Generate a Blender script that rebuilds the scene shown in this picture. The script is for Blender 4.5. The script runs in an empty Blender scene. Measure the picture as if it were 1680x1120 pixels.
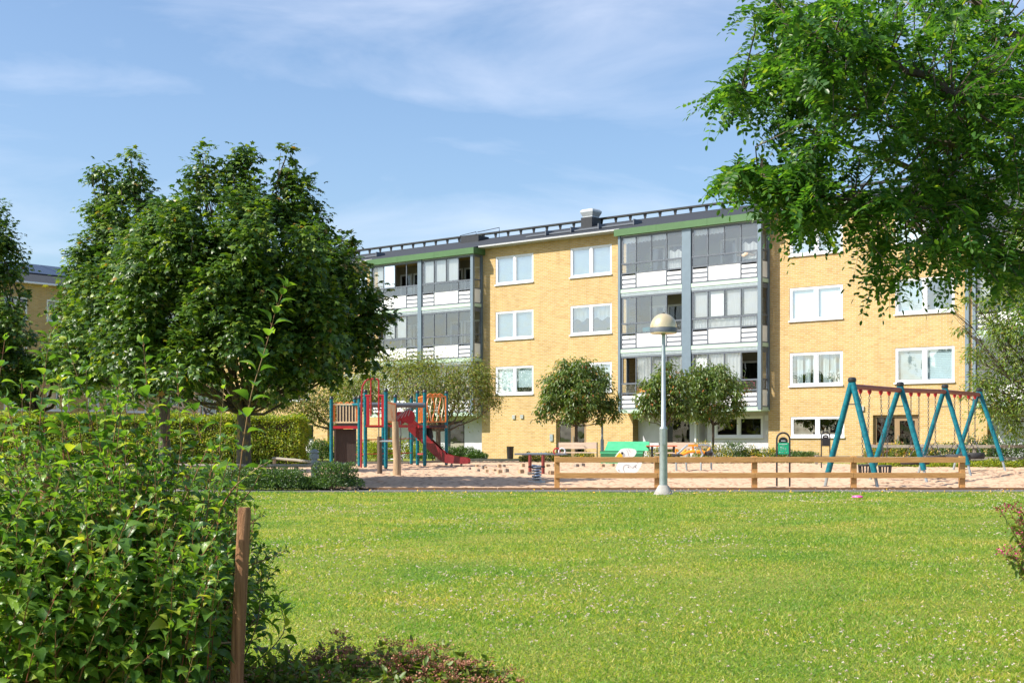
import bpy, bmesh, math, random
import numpy as np
from mathutils import Vector, Matrix
R = math.radians
sc = bpy.context.scene
C = sc.collection
# ---------------------------------------------------------------- camera, sky, sun, exposure
FPX = 2200.0
cd = bpy.data.cameras.new('camera'); cam = bpy.data.objects.new('camera', cd); C.objects.link(cam)
cam.location = (0, 0, 1.0); cam.rotation_euler = (R(90), 0, 0)
cd.sensor_width = 36; cd.lens = 36*FPX/1680; cd.shift_y = (725-560)/1680; cd.clip_end = 3000; cd.clip_start = 0.05
sc.camera = cam
SUN_EL, SUN_AZ = R(44), math.atan2(-0.945, -0.327)          # azimuth measured from +Y towards +X
sv = Vector((math.sin(SUN_AZ)*math.cos(SUN_EL), math.cos(SUN_AZ)*math.cos(SUN_EL), math.sin(SUN_EL)))
ld = bpy.data.lights.new('sun', 'SUN'); ld.energy = 5.0; ld.angle = R(0.53); ld.color = (1, .93, .82)
lo = bpy.data.objects.new('sun', ld); C.objects.link(lo); lo.rotation_euler = (-sv).to_track_quat('-Z', 'Y').to_euler()
lo.location = (0, 0, 60)
w = bpy.data.worlds.new('World'); sc.world = w; w.use_nodes = True
nt = w.node_tree; nt.nodes.clear()
def N(nt, typ, **kw):
    n = nt.nodes.new(typ)
    for k, v in kw.items(): setattr(n, k, v)
    return n
out = N(nt, 'ShaderNodeOutputWorld'); bg = N(nt, 'ShaderNodeBackground'); sky = N(nt, 'ShaderNodeTexSky', sky_type='NISHITA')
sky.sun_disc = False; sky.sun_elevation = SUN_EL; sky.sun_rotation = SUN_AZ % (2*math.pi); sky.dust_density = 1.8; sky.ozone_density = 1.6; sky.air_density = 1.0
bg.inputs['Strength'].default_value = 0.105
tc = N(nt, 'ShaderNodeTexCoord'); mp = N(nt, 'ShaderNodeMapping'); mp.inputs['Scale'].default_value = (1.5, 1.5, 6.0); mp.inputs['Location'].default_value = (0.35, 0.2, 0.1)
mp.inputs['Rotation'].default_value = (0, R(4), 0)
nz = N(nt, 'ShaderNodeTexNoise'); nz.inputs['Scale'].default_value = 2.3; nz.inputs['Detail'].default_value = 7; nz.inputs['Roughness'].default_value = .55; nz.inputs['Distortion'].default_value = .5
rp = N(nt, 'ShaderNodeValToRGB'); rp.color_ramp.elements[0].position = .45; rp.color_ramp.elements[1].position = .85
rp.color_ramp.elements[1].color = (.48, .48, .48, 1)
mx = N(nt, 'ShaderNodeMixRGB'); mx.inputs['Color2'].default_value = (7.2, 7.3, 8.0, 1)
L = nt.links.new
L(tc.outputs['Generated'], mp.inputs['Vector']); L(mp.outputs['Vector'], nz.inputs['Vector']); L(nz.outputs['Fac'], rp.inputs['Fac'])
L(rp.outputs['Color'], mx.inputs['Fac']); tn = N(nt, 'ShaderNodeMixRGB', blend_type='MULTIPLY'); tn.inputs['Fac'].default_value = 1; tn.inputs['Color2'].default_value = (.95, 1.04, 1.12, 1); L(sky.outputs['Color'], tn.inputs['Color1']); L(tn.outputs['Color'], mx.inputs['Color1']); L(mx.outputs['Color'], bg.inputs['Color']); L(bg.outputs['Background'], out.inputs['Surface'])
sc.view_settings.view_transform = 'Standard'; sc.view_settings.look = 'None'; sc.view_settings.gamma = 1; sc.view_settings.exposure = 0.78
sc.cycles.max_bounces = 7; sc.cycles.transparent_max_bounces = 12; sc.cycles.diffuse_bounces = 3

rng = np.random.default_rng(7); random.seed(7)
# ---------------------------------------------------------------- geometry helpers
def zg(Y): return 0.0 if Y < 30 else min(.013*(Y-30), .13)
def G(u, v):
    Y = 30.0
    for _ in range(30): Y = (1-zg(Y))*FPX/(v-725)
    return ((u-840)/FPX*Y, Y, zg(Y))
def at(u, Y): return (u-840)/FPX*Y
def zat(v, Y): return 1+(725-v)*Y/FPX
class MB:
    def __init__(s): s.v = []; s.f = []; s.m = []
    def add(s, vs, fs, mi=0):
        o = len(s.v); s.v += [tuple(p) for p in vs]
        for f in fs: s.f.append(tuple(o+i for i in f)); s.m.append(mi)
        return s
    def box(s, x0, x1, y0, y1, z0, z1, mi=0, M=None):
        vs = [Vector((x, y, z)) for z in (z0, z1) for y in (y0, y1) for x in (x0, x1)]
        if M is not None: vs = [M @ p for p in vs]
        return s.add(vs, [(0,2,3,1),(4,5,7,6),(0,1,5,4),(2,6,7,3),(0,4,6,2),(1,3,7,5)], mi)
    def bar(s, a, b, w, h, mi=0, up=(0,0,1)):
        a = Vector(a); b = Vector(b); d = (b-a); l = d.length; d.normalize(); u = Vector(up)
        if abs(d.dot(u)) > .98: u = Vector((0,1,0))
        r = d.cross(u).normalized(); u = r.cross(d)
        M = Matrix((r, d, u)).transposed().to_4x4(); M.translation = a
        return s.box(-w/2, w/2, 0, l, -h/2, h/2, mi, M)
    def tube(s, pts, r, n=8, mi=0, cap=True):
        pts = [Vector(p) for p in pts]; rs = r if isinstance(r, (list, tuple)) else [r]*len(pts)
        o = len(s.v); ref = None
        for i, p in enumerate(pts):
            d = (pts[min(i+1, len(pts)-1)]-pts[max(i-1, 0)]).normalized()
            if ref is None: ref = d.orthogonal().normalized()
            ref = (ref-d*ref.dot(d)).normalized(); b = d.cross(ref)
            for k in range(n):
                a = 2*math.pi*k/n; s.v.append(tuple(p+(ref*math.cos(a)+b*math.sin(a))*rs[i]))
        for i in range(len(pts)-1):
            for k in range(n):
                s.f.append((o+i*n+k, o+i*n+(k+1)%n, o+(i+1)*n+(k+1)%n, o+(i+1)*n+k)); s.m.append(mi)
        if cap:
            s.f.append(tuple(o+k for k in range(n))[::-1]); s.m.append(mi)
            s.f.append(tuple(o+(len(pts)-1)*n+k for k in range(n))); s.m.append(mi)
        return s
    def lathe(s, prof, c=(0,0,0), n=20, mi=0):
        o = len(s.v)
        for (r, z) in prof:
            for k in range(n):
                a = 2*math.pi*k/n; s.v.append((c[0]+r*math.cos(a), c[1]+r*math.sin(a), c[2]+z))
        for i in range(len(prof)-1):
            for k in range(n):
                s.f.append((o+i*n+k, o+i*n+(k+1)%n, o+(i+1)*n+(k+1)%n, o+(i+1)*n+k)); s.m.append(mi)
        s.f.append(tuple(o+k for k in range(n))[::-1]); s.m.append(mi)
        s.f.append(tuple(o+(len(prof)-1)*n+k for k in range(n))); s.m.append(mi)
        return s
    def prism(s, poly, y0, y1, mi=0):                 # polygon in x,z, extruded along y
        n = len(poly)
        vs = [(x, y0, z) for x, z in poly]+[(x, y1, z) for x, z in poly]
        fs = [tuple(range(n)), tuple(range(2*n-1, n-1, -1))]+[(i, i+n, (i+1)%n+n, (i+1)%n) for i in range(n)]
        return s.add(vs, fs, mi)
def setk(o, kw):
    for k, v in kw.items(): o[k] = v
def wloc(p):
    v = Vector((0,0,0))
    while p is not None: v += p.location; p = p.parent
    return v
def obj(name, mb, mats, parent=None, local=False, smooth=False, bevel=0, **kw):
    # verts in world coordinates unless local=True (then already in the parent's frame)
    me = bpy.data.meshes.new(name); vs = mb.v
    if parent is not None and not local:
        W = wloc(parent); vs = [(a-W.x, b-W.y, c-W.z) for a, b, c in vs]
    me.from_pydata(vs, [], mb.f)
    if not isinstance(mats, (list, tuple)): mats = [mats]
    for m in mats: me.materials.append(m)
    me.polygons.foreach_set('material_index', mb.m)
    bm = bmesh.new(); bm.from_mesh(me); bmesh.ops.recalc_face_normals(bm, faces=bm.faces); bm.to_mesh(me); bm.free()
    if smooth:
        me.polygons.foreach_set('use_smooth', [True]*len(me.polygons))
        try: me.set_sharp_from_angle(angle=R(40))
        except Exception: pass
    o = bpy.data.objects.new(name, me); C.objects.link(o)
    if parent is not None: o.parent = parent
    if bevel:
        b = o.modifiers.new('bevel', 'BEVEL'); b.width = bevel; b.segments = 2; b.limit_method = 'ANGLE'
    setk(o, kw); return o
def thing(name, label, cat, loc=(0,0,0), rotz=0, group=None):
    o = bpy.data.objects.new(name, None); C.objects.link(o); o.location = loc; o.rotation_euler = (0,0,rotz); o.empty_display_size = .2
    o['label'] = label; o['category'] = cat
    if group: o['group'] = group
    return o
def solo(name, mb, mats, label, cat, base=(0,0,0), group=None, **k):   # a thing that is one mesh (world-coordinate verts), origin at base
    mb.v = [(a-base[0], b-base[1], c-base[2]) for a, b, c in mb.v]
    o = obj(name, mb, mats, **k); o.location = base; o['label'] = label; o['category'] = cat
    if group: o['group'] = group
    return o
def dup(root, loc, rotz, label, group=None):
    r = root.copy(); C.objects.link(r); r.location = loc; r.rotation_euler = (0,0,rotz); r['label'] = label
    if group: r['group'] = group
    for ch in list(root.children):
        c = ch.copy(); C.objects.link(c); c.parent = r
        for g in list(ch.children):
            d = g.copy(); C.objects.link(d); d.parent = c
    return r
# ---------------------------------------------------------------- materials
def mat(name, col, rough=.6, var=.12, scale=6, bump=0, bscale=40, metal=0, col2=None, spec=.5, stretch=(1,1,1), detail=6, lo_=.3, hi=.7):
    m = bpy.data.materials.new(name); m.use_nodes = True; t = m.node_tree; b = t.nodes['Principled BSDF']
    b.inputs['Roughness'].default_value = rough; b.inputs['Metallic'].default_value = metal; b.inputs['Specular IOR Level'].default_value = spec
    c = N(t, 'ShaderNodeTexCoord'); mpn = N(t, 'ShaderNodeMapping'); mpn.inputs['Scale'].default_value = stretch
    t.links.new(c.outputs['Object'], mpn.inputs['Vector'])
    n = N(t, 'ShaderNodeTexNoise'); n.inputs['Scale'].default_value = scale; n.inputs['Detail'].default_value = detail; t.links.new(mpn.outputs['Vector'], n.inputs['Vector'])
    r = N(t, 'ShaderNodeValToRGB'); e = r.color_ramp.elements; e[0].position = lo_; e[1].position = hi
    c2 = col2 or tuple(min(1, x*(1+var)) for x in col); c1 = col if col2 else tuple(x*(1-var) for x in col)
    e[0].color = (*c1, 1); e[1].color = (*c2, 1)
    t.links.new(n.outputs['Fac'], r.inputs['Fac']); t.links.new(r.outputs['Color'], b.inputs['Base Color'])
    if bump:
        n2 = N(t, 'ShaderNodeTexNoise'); n2.inputs['Scale'].default_value = bscale; n2.inputs['Detail'].default_value = 4; t.links.new(mpn.outputs['Vector'], n2.inputs['Vector'])
        bp = N(t, 'ShaderNodeBump'); bp.inputs['Strength'].default_value = min(1, bump); bp.inputs['Distance'].default_value = .02
        t.links.new(n2.outputs['Fac'], bp.inputs['Height']); t.links.new(bp.outputs['Normal'], b.inputs['Normal'])
    return m
def leafmat(name, cols, trans=.35, rough=.42, tcol=None, spec=.5, backdark=True):
    m = bpy.data.materials.new(name); m.use_nodes = True; t = m.node_tree; b = t.nodes['Principled BSDF']; o = t.nodes['Material Output']
    g = N(t, 'ShaderNodeNewGeometry'); r = N(t, 'ShaderNodeValToRGB'); e = r.color_ramp.elements
    while len(e) < len(cols): e.new(.5)
    for i, (p, c) in enumerate(cols): e[i].position = p; e[i].color = (*c, 1)
    t.links.new(g.outputs['Random Per Island'], r.inputs['Fac']); t.links.new(r.outputs['Color'], b.inputs['Base Color'])
    b.inputs['Roughness'].default_value = rough; b.inputs['Specular IOR Level'].default_value = spec
    tr = N(t, 'ShaderNodeBsdfTranslucent'); mul = N(t, 'ShaderNodeMixRGB', blend_type='MULTIPLY'); mul.inputs['Fac'].default_value = 1
    mul.inputs['Color2'].default_value = (*(tcol or (2.6, 2.6, .9)), 1); t.links.new(r.outputs['Color'], mul.inputs['Color1']); t.links.new(mul.outputs['Color'], tr.inputs['Color'])
    ms = N(t, 'ShaderNodeMixShader'); ms.inputs['Fac'].default_value = trans
    t.links.new(b.outputs['BSDF'], ms.inputs[1]); t.links.new(tr.outputs['BSDF'], ms.inputs[2]); t.links.new(ms.outputs['Shader'], o.inputs['Surface'])
    return m
def glassmat(name, tint=(.75,.8,.8), refl=.25, haze=0.0, rough=.02):
    m = bpy.data.materials.new(name); m.use_nodes = True; t = m.node_tree; t.nodes.clear(); o = N(t, 'ShaderNodeOutputMaterial')
    tr = N(t, 'ShaderNodeBsdfTransparent'); tr.inputs['Color'].default_value = (*tint, 1)
    gl = N(t, 'ShaderNodeBsdfGlossy'); gl.inputs['Roughness'].default_value = rough; gl.inputs['Color'].default_value = (.9, .95, 1, 1)
    lw = N(t, 'ShaderNodeLayerWeight'); lw.inputs['Blend'].default_value = .35
    ad = N(t, 'ShaderNodeMath', operation='ADD'); ad.inputs[1].default_value = refl; ad.use_clamp = True
    ml = N(t, 'ShaderNodeMath', operation='MULTIPLY'); ml.inputs[1].default_value = .6
    t.links.new(lw.outputs['Fresnel'], ml.inputs[0]); t.links.new(ml.outputs[0], ad.inputs[0])
    ms = N(t, 'ShaderNodeMixShader'); t.links.new(ad.outputs[0], ms.inputs['Fac'])
    src = tr
    if haze:
        df = N(t, 'ShaderNodeBsdfDiffuse'); df.inputs['Color'].default_value = (.5, .5, .48, 1); mh = N(t, 'ShaderNodeMixShader'); mh.inputs['Fac'].default_value = haze
        t.links.new(tr.outputs[0], mh.inputs[1]); t.links.new(df.outputs[0], mh.inputs[2]); src = mh
    t.links.new(src.outputs[0], ms.inputs[1]); t.links.new(gl.outputs[0], ms.inputs[2])
    # gentle waviness of the panes
    nn = N(t, 'ShaderNodeTexNoise'); nn.inputs['Scale'].default_value = .9; tcn = N(t, 'ShaderNodeTexCoord'); bp = N(t, 'ShaderNodeBump'); bp.inputs['Strength'].default_value = .08; bp.inputs['Distance'].default_value = .3
    t.links.new(tcn.outputs['Object'], nn.inputs['Vector']); t.links.new(nn.outputs['Fac'], bp.inputs['Height']); t.links.new(bp.outputs['Normal'], gl.inputs['Normal'])
    t.links.new(ms.outputs[0], o.inputs['Surface']); return m
def brickmat(name, ca, cb, mortar):
    m = bpy.data.materials.new(name); m.use_nodes = True; t = m.node_tree; b = t.nodes['Principled BSDF']; b.inputs['Roughness'].default_value = .85; b.inputs['Specular IOR Level'].default_value = .2
    c = N(t, 'ShaderNodeTexCoord'); s = N(t, 'ShaderNodeSeparateXYZ'); a = N(t, 'ShaderNodeMath', operation='ADD'); cx = N(t, 'ShaderNodeCombineXYZ')
    K = t.links.new
    K(c.outputs['Object'], s.inputs[0]); K(s.outputs['X'], a.inputs[0]); K(s.outputs['Y'], a.inputs[1]); K(a.outputs[0], cx.inputs['X']); K(s.outputs['Z'], cx.inputs['Y'])
    br = N(t, 'ShaderNodeTexBrick'); br.inputs['Scale'].default_value = 1; br.inputs['Brick Width'].default_value = .26; br.inputs['Row Height'].default_value = .077
    br.inputs['Mortar Size'].default_value = .013; br.inputs['Mortar Smooth'].default_value = .3; br.inputs['Bias'].default_value = -.1
    br.inputs['Color1'].default_value = (*ca, 1); br.inputs['Color2'].default_value = (*cb, 1); br.inputs['Mortar'].default_value = (*mortar, 1); K(cx.outputs[0], br.inputs['Vector'])
    n = N(t, 'ShaderNodeTexNoise'); n.inputs['Scale'].default_value = .55; n.inputs['Detail'].default_value = 9; n.inputs['Roughness'].default_value = .7; K(c.outputs['Object'], n.inputs['Vector'])
    r = N(t, 'ShaderNodeValToRGB'); r.color_ramp.elements[0].position = .3; r.color_ramp.elements[0].color = (.88, .87, .88, 1); r.color_ramp.elements[1].position = .7; r.color_ramp.elements[1].color = (1.06, 1.04, 1.0, 1)
    K(n.outputs['Fac'], r.inputs['Fac']); mm = N(t, 'ShaderNodeMixRGB', blend_type='MULTIPLY'); mm.inputs['Fac'].default_value = 1; K(br.outputs['Color'], mm.inputs['Color1']); K(r.outputs['Color'], mm.inputs['Color2'])
    # single darker / oranger bricks
    wn = N(t, 'ShaderNodeTexWhiteNoise'); sn = N(t, 'ShaderNodeVectorMath', operation='SNAP'); sn.inputs[1].default_value = (.26, .077, 1); K(cx.outputs[0], sn.inputs[0]); K(sn.outputs[0], wn.inputs['Vector'])
    r2 = N(t, 'ShaderNodeValToRGB'); r2.color_ramp.elements[0].position = 0; r2.color_ramp.elements[0].color = (.8, .76, .7, 1); r2.color_ramp.elements[1].position = .4; r2.color_ramp.elements[1].color = (1, 1, 1, 1)
    e = r2.color_ramp.elements.new(.85); e.color = (1, 1, 1, 1); e = r2.color_ramp.elements.new(1); e.color = (1.12, 1.08, 1.12, 1)
    K(wn.outputs['Value'], r2.inputs['Fac']); m3 = N(t, 'ShaderNodeMixRGB', blend_type='MULTIPLY'); m3.inputs['Fac'].default_value = .6; K(mm.outputs['Color'], m3.inputs['Color1']); K(r2.outputs['Color'], m3.inputs['Color2'])
    # faint rain streaks running down the wall
    ms_ = N(t, 'ShaderNodeMapping'); ms_.inputs['Scale'].default_value = (2.2, 2.2, .12); K(c.outputs['Object'], ms_.inputs['Vector']); n9 = N(t, 'ShaderNodeTexNoise'); n9.inputs['Scale'].default_value = 1.5; n9.inputs['Detail'].default_value = 6; K(ms_.outputs[0], n9.inputs['Vector'])
    r9 = N(t, 'ShaderNodeValToRGB'); r9.color_ramp.elements[0].position = .30; r9.color_ramp.elements[0].color = (.80, .79, .78, 1); r9.color_ramp.elements[1].position = .48; r9.color_ramp.elements[1].color = (1, 1, 1, 1); K(n9.outputs['Fac'], r9.inputs['Fac'])
    m9 = N(t, 'ShaderNodeMixRGB', blend_type='MULTIPLY'); m9.inputs['Fac'].default_value = .45; K(m3.outputs['Color'], m9.inputs['Color1']); K(r9.outputs['Color'], m9.inputs['Color2'])
    K(m9.outputs['Color'], b.inputs['Base Color'])
    bp = N(t, 'ShaderNodeBump'); bp.inputs['Strength'].default_value = .5; bp.inputs['Distance'].default_value = .01; K(br.outputs['Fac'], bp.inputs['Height']); bp.invert = True; K(bp.outputs['Normal'], b.inputs['Normal'])
    return m
M = {}
M['brick'] = brickmat('yellow_brick', (.46,.307,.105), (.515,.362,.142), (.49,.41,.30))
M['plaster'] = mat('grey_plaster', (.50,.50,.55), .9, .06, 3, .15, 60)
M['roof'] = mat('roof_felt', (.022,.026,.032), .75, .2, 8, .2, 80)
M['white'] = mat('white_paint', (.68,.70,.74), .45, .03, 4)
M['sheet'] = mat('white_panel', (.76,.76,.77), .4, .03, 2)
M['bluegrey'] = mat('bluegrey_metal', (.155,.205,.25), .4, .06, 4, metal=.2)
M['darkframe'] = mat('dark_frame', (.10,.115,.14), .45, .1, 8)
M['green'] = mat('green_fascia', (.055,.13,.045), .5, .08, 2)
M['mint'] = mat('mint_slab', (.40,.53,.43), .6, .05, 6)
M['alu'] = mat('aluminium', (.62,.64,.65), .3, .06, 8, metal=.8)
M['galv'] = mat('galvanised', (.36,.41,.43), .42, .14, 9, metal=.55)
M['black'] = mat('black_metal', (.02,.021,.024), .4, .2, 8)
M['rubber'] = mat('rubber', (.025,.025,.027), .75, .3, 10, .3, 30)
M['teal'] = mat('teal_paint', (.003,.10,.135), .42, .12, 14, .05, 20, spec=.3, col2=(.006,.15,.19), lo_=.4, hi=.6, detail=9)
M['red'] = mat('red_paint', (.34,.012,.02), .4, .12, 5)
M['redplastic'] = mat('red_plastic', (.40,.02,.03), .4, .1, 5)
M['brownred'] = mat('brown_red_beam', (.19,.03,.025), .5, .15, 6)
M['orange'] = mat('orange_paint', (.70,.19,.035), .45, .12, 8)
M['orange2'] = mat('orange_plastic', (.85,.30,.02), .4, .06, 8)
M['cream'] = mat('cream_slats', (.66,.52,.33), .5, .1, 8)
M['darkwood'] = mat('dark_wood', (.035,.02,.015), .6, .35, 6, .3, 40, stretch=(6,6,.6))
M['wood'] = mat('pressure_treated_wood', (.37,.18,.052), .75, .22, 5, .3, 60, stretch=(.7,9,9), col2=(.57,.315,.11), detail=10)
M['greywood'] = mat('weathered_wood', (.26,.23,.19), .85, .25, 5, .4, 50, stretch=(.7,8,8))
M['log'] = mat('log_wood', (.30,.20,.115), .8, .3, 5, .4, 40, stretch=(6,6,.6), col2=(.47,.34,.21))
M['logdark'] = mat('log_wood_dark', (.10,.07,.05), .8, .3, 5, .4, 40, stretch=(6,6,.6))
M['stake'] = mat('stake_wood', (.15,.06,.022), .8, .3, 7, .7, 60, stretch=(11,11,.7), col2=(.42,.21,.095), detail=10)
M['bark'] = mat('bark', (.05,.038,.028), .9, .35, 7, .7, 25, stretch=(3,3,.8), col2=(.13,.10,.07))
M['lichen'] = mat('bark_lichen', (.11,.09,.07), .9, .3, 9, .7, 25, stretch=(1.3,1.3,.9), col2=(.34,.23,.055), lo_=.52, hi=.68)
M['twig'] = mat('twig_bark', (.07,.045,.03), .8, .3, 9)
M['redtwig'] = mat('red_twig', (.20,.05,.03), .6, .3, 5, col2=(.19,.17,.05))
M['sand'] = mat('sand', (.27,.165,.10), .95, .1, 7, 1.0, 7, col2=(.52,.355,.235), lo_=.34, hi=.50, detail=8, stretch=(1,.6,1))
M['asphalt'] = mat('asphalt', (.10,.10,.105), .9, .15, 12, .3, 80)
M['concrete'] = mat('concrete', (.34,.325,.30), .9, .15, 8, .3, 60)
M['paleboard'] = mat('pale_boards', (.55,.50,.44), .7, .1, 6, stretch=(.6,6,6))
M['beige'] = mat('beige_panel', (.27,.25,.20), .5, .06, 6)
M['beigewood'] = mat('beige_bench_wood', (.62,.48,.37), .6, .1, 6, stretch=(.6,6,6))
M['doorwood'] = mat('brown_door_frame', (.25,.165,.085), .5, .15, 6, stretch=(5,5,.6))
M['curtain'] = mat('white_curtain', (.80,.82,.82), .9, .08, 14, stretch=(3,1,.15))
M['sheer'] = mat('sheer_curtain', (.42,.46,.47), .9, .5, 9, stretch=(3,1,.1))
M['blind'] = mat('white_blind', (.74,.83,.86), .8, .03, 3)
M['greyblind'] = mat('grey_blind', (.36,.40,.42), .8, .06, 3)
M['interior'] = mat('interior_wall', (.10,.095,.09), .9, .3, 2)
M['greenpaint'] = mat('green_box_paint', (.045,.34,.16), .5, .1, 4, col2=(.075,.42,.21))
M['greenpaint2'] = mat('green_box_dark_band', (.02,.16,.07), .5, .1, 4)
M['duckwhite'] = mat('duck_white', (.82,.83,.82), .45, .04, 4)
M['yellow'] = mat('yellow_beak', (.85,.50,.02), .5, .05, 4)
M['signgreen'] = mat('sign_green', (.01,.40,.20), .45, .03, 4)
M['pink'] = mat('pink_plastic', (.85,.10,.42), .4, .05, 4)
M['terracotta'] = mat('terracotta', (.5,.12,.05), .8, .1, 6)
M['solar'] = mat('solar_panel', (.008,.012,.03), .25, .3, 3)
M['lampbowl'] = mat('lamp_bowl', (.62,.52,.33), .25, .1, 4, metal=.4)
M['bollard'] = mat('bollard_grey', (.34,.37,.37), .5, .06, 8)
M['soil'] = mat('soil', (.10,.07,.045), .95, .3, 10, .6, 40)
M['glass'] = glassmat('window_glass', (.80,.88,.90), .28)
M['bglass'] = glassmat('balcony_glass', (.84,.86,.86), .12, .06)
M['dglass'] = glassmat('dark_glass', (.18,.22,.22), .05)
GR = dict
M['maple'] = leafmat('maple_leaves', [(0,(.024,.060,.010)),(.5,(.045,.105,.015)),(.9,(.14,.22,.024)),(.985,(.20,.25,.025)),(1,(.27,.14,.035))], .22, .42)
M['robinia'] = leafmat('robinia_leaves', [(0,(.022,.068,.014)),(.6,(.044,.122,.022)),(.92,(.10,.20,.028)),(1,(.20,.26,.035))], .40, .4)
M['dogwood'] = leafmat('dogwood_leaves', [(0,(.042,.105,.018)),(.5,(.082,.17,.026)),(.88,(.17,.275,.034)),(1,(.34,.36,.05))], .36, .36)
M['hedge'] = leafmat('hedge_leaves', [(0,(.08,.14,.012)),(.5,(.19,.25,.018)),(.9,(.30,.32,.035)),(1,(.34,.22,.06))], .35, .5)
M['cherry'] = leafmat('olive_leaves', [(0,(.08,.12,.025)),(.5,(.15,.19,.035)),(.85,(.22,.235,.05)),(1,(.26,.14,.08))], .3, .45)
M['round'] = leafmat('rowan_leaves', [(0,(.045,.09,.018)),(.6,(.10,.16,.03)),(.955,(.13,.16,.035)),(1,(.34,.10,.03))], .28, .4)
M['willow'] = leafmat('narrow_leaves', [(0,(.07,.13,.025)),(.6,(.13,.20,.035)),(.9,(.19,.25,.05)),(1,(.27,.19,.07))], .35, .42)
M['shrub'] = leafmat('shrub_leaves', [(0,(.030,.075,.020)),(.6,(.06,.12,.03)),(1,(.11,.18,.04))], .25, .42)
M['yshrub'] = leafmat('potentilla_leaves', [(0,(.06,.11,.02)),(.6,(.13,.17,.03)),(.86,(.20,.21,.03)),(.9,(.65,.48,.03)),(1,(.75,.55,.04))], .3, .5)
M['spirea'] = leafmat('spirea_leaves', [(0,(.07,.13,.02)),(.6,(.13,.20,.03)),(1,(.22,.22,.04))], .3, .5)
M['spireaf'] = leafmat('spirea_flowers', [(0,(.20,.075,.045)),(.6,(.36,.16,.10)),(1,(.50,.27,.17))], .2, .8, tcol=(1.5,1,.8))
M['pinkf'] = leafmat('pink_spirea_flowers', [(0,(.16,.04,.025)),(.7,(.28,.075,.05)),(.9,(.6,.05,.25)),(1,(.7,.06,.3))], .2, .8, tcol=(1.5,1,.8))
M['boarddark'] = mat('edging_wood', (.20,.10,.04), .8, .25, 5, .2, 60, stretch=(.5,8,6))
M['chain'] = mat('chain_steel', (.10,.10,.11), .5, .2, 8, metal=.5)
M['cowl'] = mat('cowl_metal', (.42,.45,.47), .35, .08, 6, metal=.15)
M['gutter'] = mat('gutter_metal', (.40,.41,.42), .4, .08, 6)
M['slide'] = mat('slide_red', (.15,.006,.010), .4, .15, 4)
M['duckline'] = mat('duck_outline', (.25,.25,.25), .6, .05, 4)
M['net'] = mat('net_rope', (.07,.07,.08), .7, .2, 8)
# ---------------------------------------------------------------- foliage helpers
T_KITE = (np.array([(0,0,0),(.45,.5,.08),(1,0,-.12),(.45,-.5,.08)]), [(0,1,2),(0,2,3)])
T_OVAL = (np.array([(0,0,0),(.3,.5,.06),(.72,.46,.02),(1,0,-.06),(.72,-.46,.02),(.3,-.5,.06)]), [(0,1,2,3),(0,3,4,5)])
T_MAPLE = (np.array([(0,0,0),(-.05,.42,-.06),(.30,.28,.05),(.55,.55,-.10),(.60,.20,.04),(1,0,-.16),(.60,-.20,.04),(.55,-.55,-.10),(.30,-.28,.05),(-.05,-.42,-.06)]),
           [(0,1,2),(0,2,4),(2,3,4),(0,4,6),(4,5,6),(0,6,8),(6,7,8),(0,8,9)])
def leaf_T(rows=5):                                   # ovate pointed leaf, arched, folded along the midrib
    xs = np.linspace(0, 1, rows+1); wd = [0, .36, .5, .44, .24, 0]; vs = []; fs = []
    for x, wv in zip(xs, wd):
        zc = .10*math.sin(x*2.2)-.38*x*x
        for sgn in (1, 0, -1): vs.append((x*(1-.12*x), sgn*wv, zc+(.13*wv*2 if sgn else 0)))
    for i in range(rows):
        a = i*3
        fs += [(a, a+3, a+4, a+1), (a+1, a+4, a+5, a+2)]
    return (np.array(vs), fs)
T_DOG = leaf_T()
def nrm(a): return a/np.maximum(np.linalg.norm(a, axis=1, keepdims=True), 1e-9)
def leaf_mesh(name, P, D, Nn, Ls, Ws, T, m, parent=None, smooth=False, ox=None, **kw):
    tv, tf = T; n = len(P); K = len(tv); D = nrm(D); S = nrm(np.cross(Nn, D)); Nn = np.cross(D, S)
    Ls = np.broadcast_to(np.asarray(Ls, float), (n,))[:, None, None]; Ws = np.broadcast_to(np.asarray(Ws, float), (n,))[:, None, None]
    V = P[:, None, :]+Ls*tv[None, :, 0:1]*D[:, None, :]+Ws*tv[None, :, 1:2]*S[:, None, :]+Ls*tv[None, :, 2:3]*Nn[:, None, :]
    W = wloc(parent) if parent is not None else Vector(ox or (0,0,0)); V = V.reshape(-1, 3)-np.array(W)
    lt = np.array([len(f) for f in tf]); flat = np.concatenate([np.array(f) for f in tf])
    me = bpy.data.meshes.new(name); me.vertices.add(n*K); me.vertices.foreach_set('co', V.astype(np.float32).ravel())
    li = (flat[None, :]+(np.arange(n)*K)[:, None]).ravel(); me.loops.add(len(li)); me.loops.foreach_set('vertex_index', li.astype(np.int32))
    tot = np.tile(lt, n); st = np.concatenate([[0], np.cumsum(tot)[:-1]]); me.polygons.add(len(tot)); me.polygons.foreach_set('loop_start', st.astype(np.int32))
    try: me.polygons.foreach_set('loop_total', tot.astype(np.int32))
    except Exception: pass
    if smooth: me.polygons.foreach_set('use_smooth', np.ones(len(tot), bool))
    me.update(calc_edges=True); me.materials.append(m)
    o = bpy.data.objects.new(name, me); C.objects.link(o)
    if parent is not None: o.parent = parent
    elif ox: o.location = ox
    setk(o, kw); return o
def rdir(n): return nrm(rng.normal(size=(n, 3)))
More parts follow.
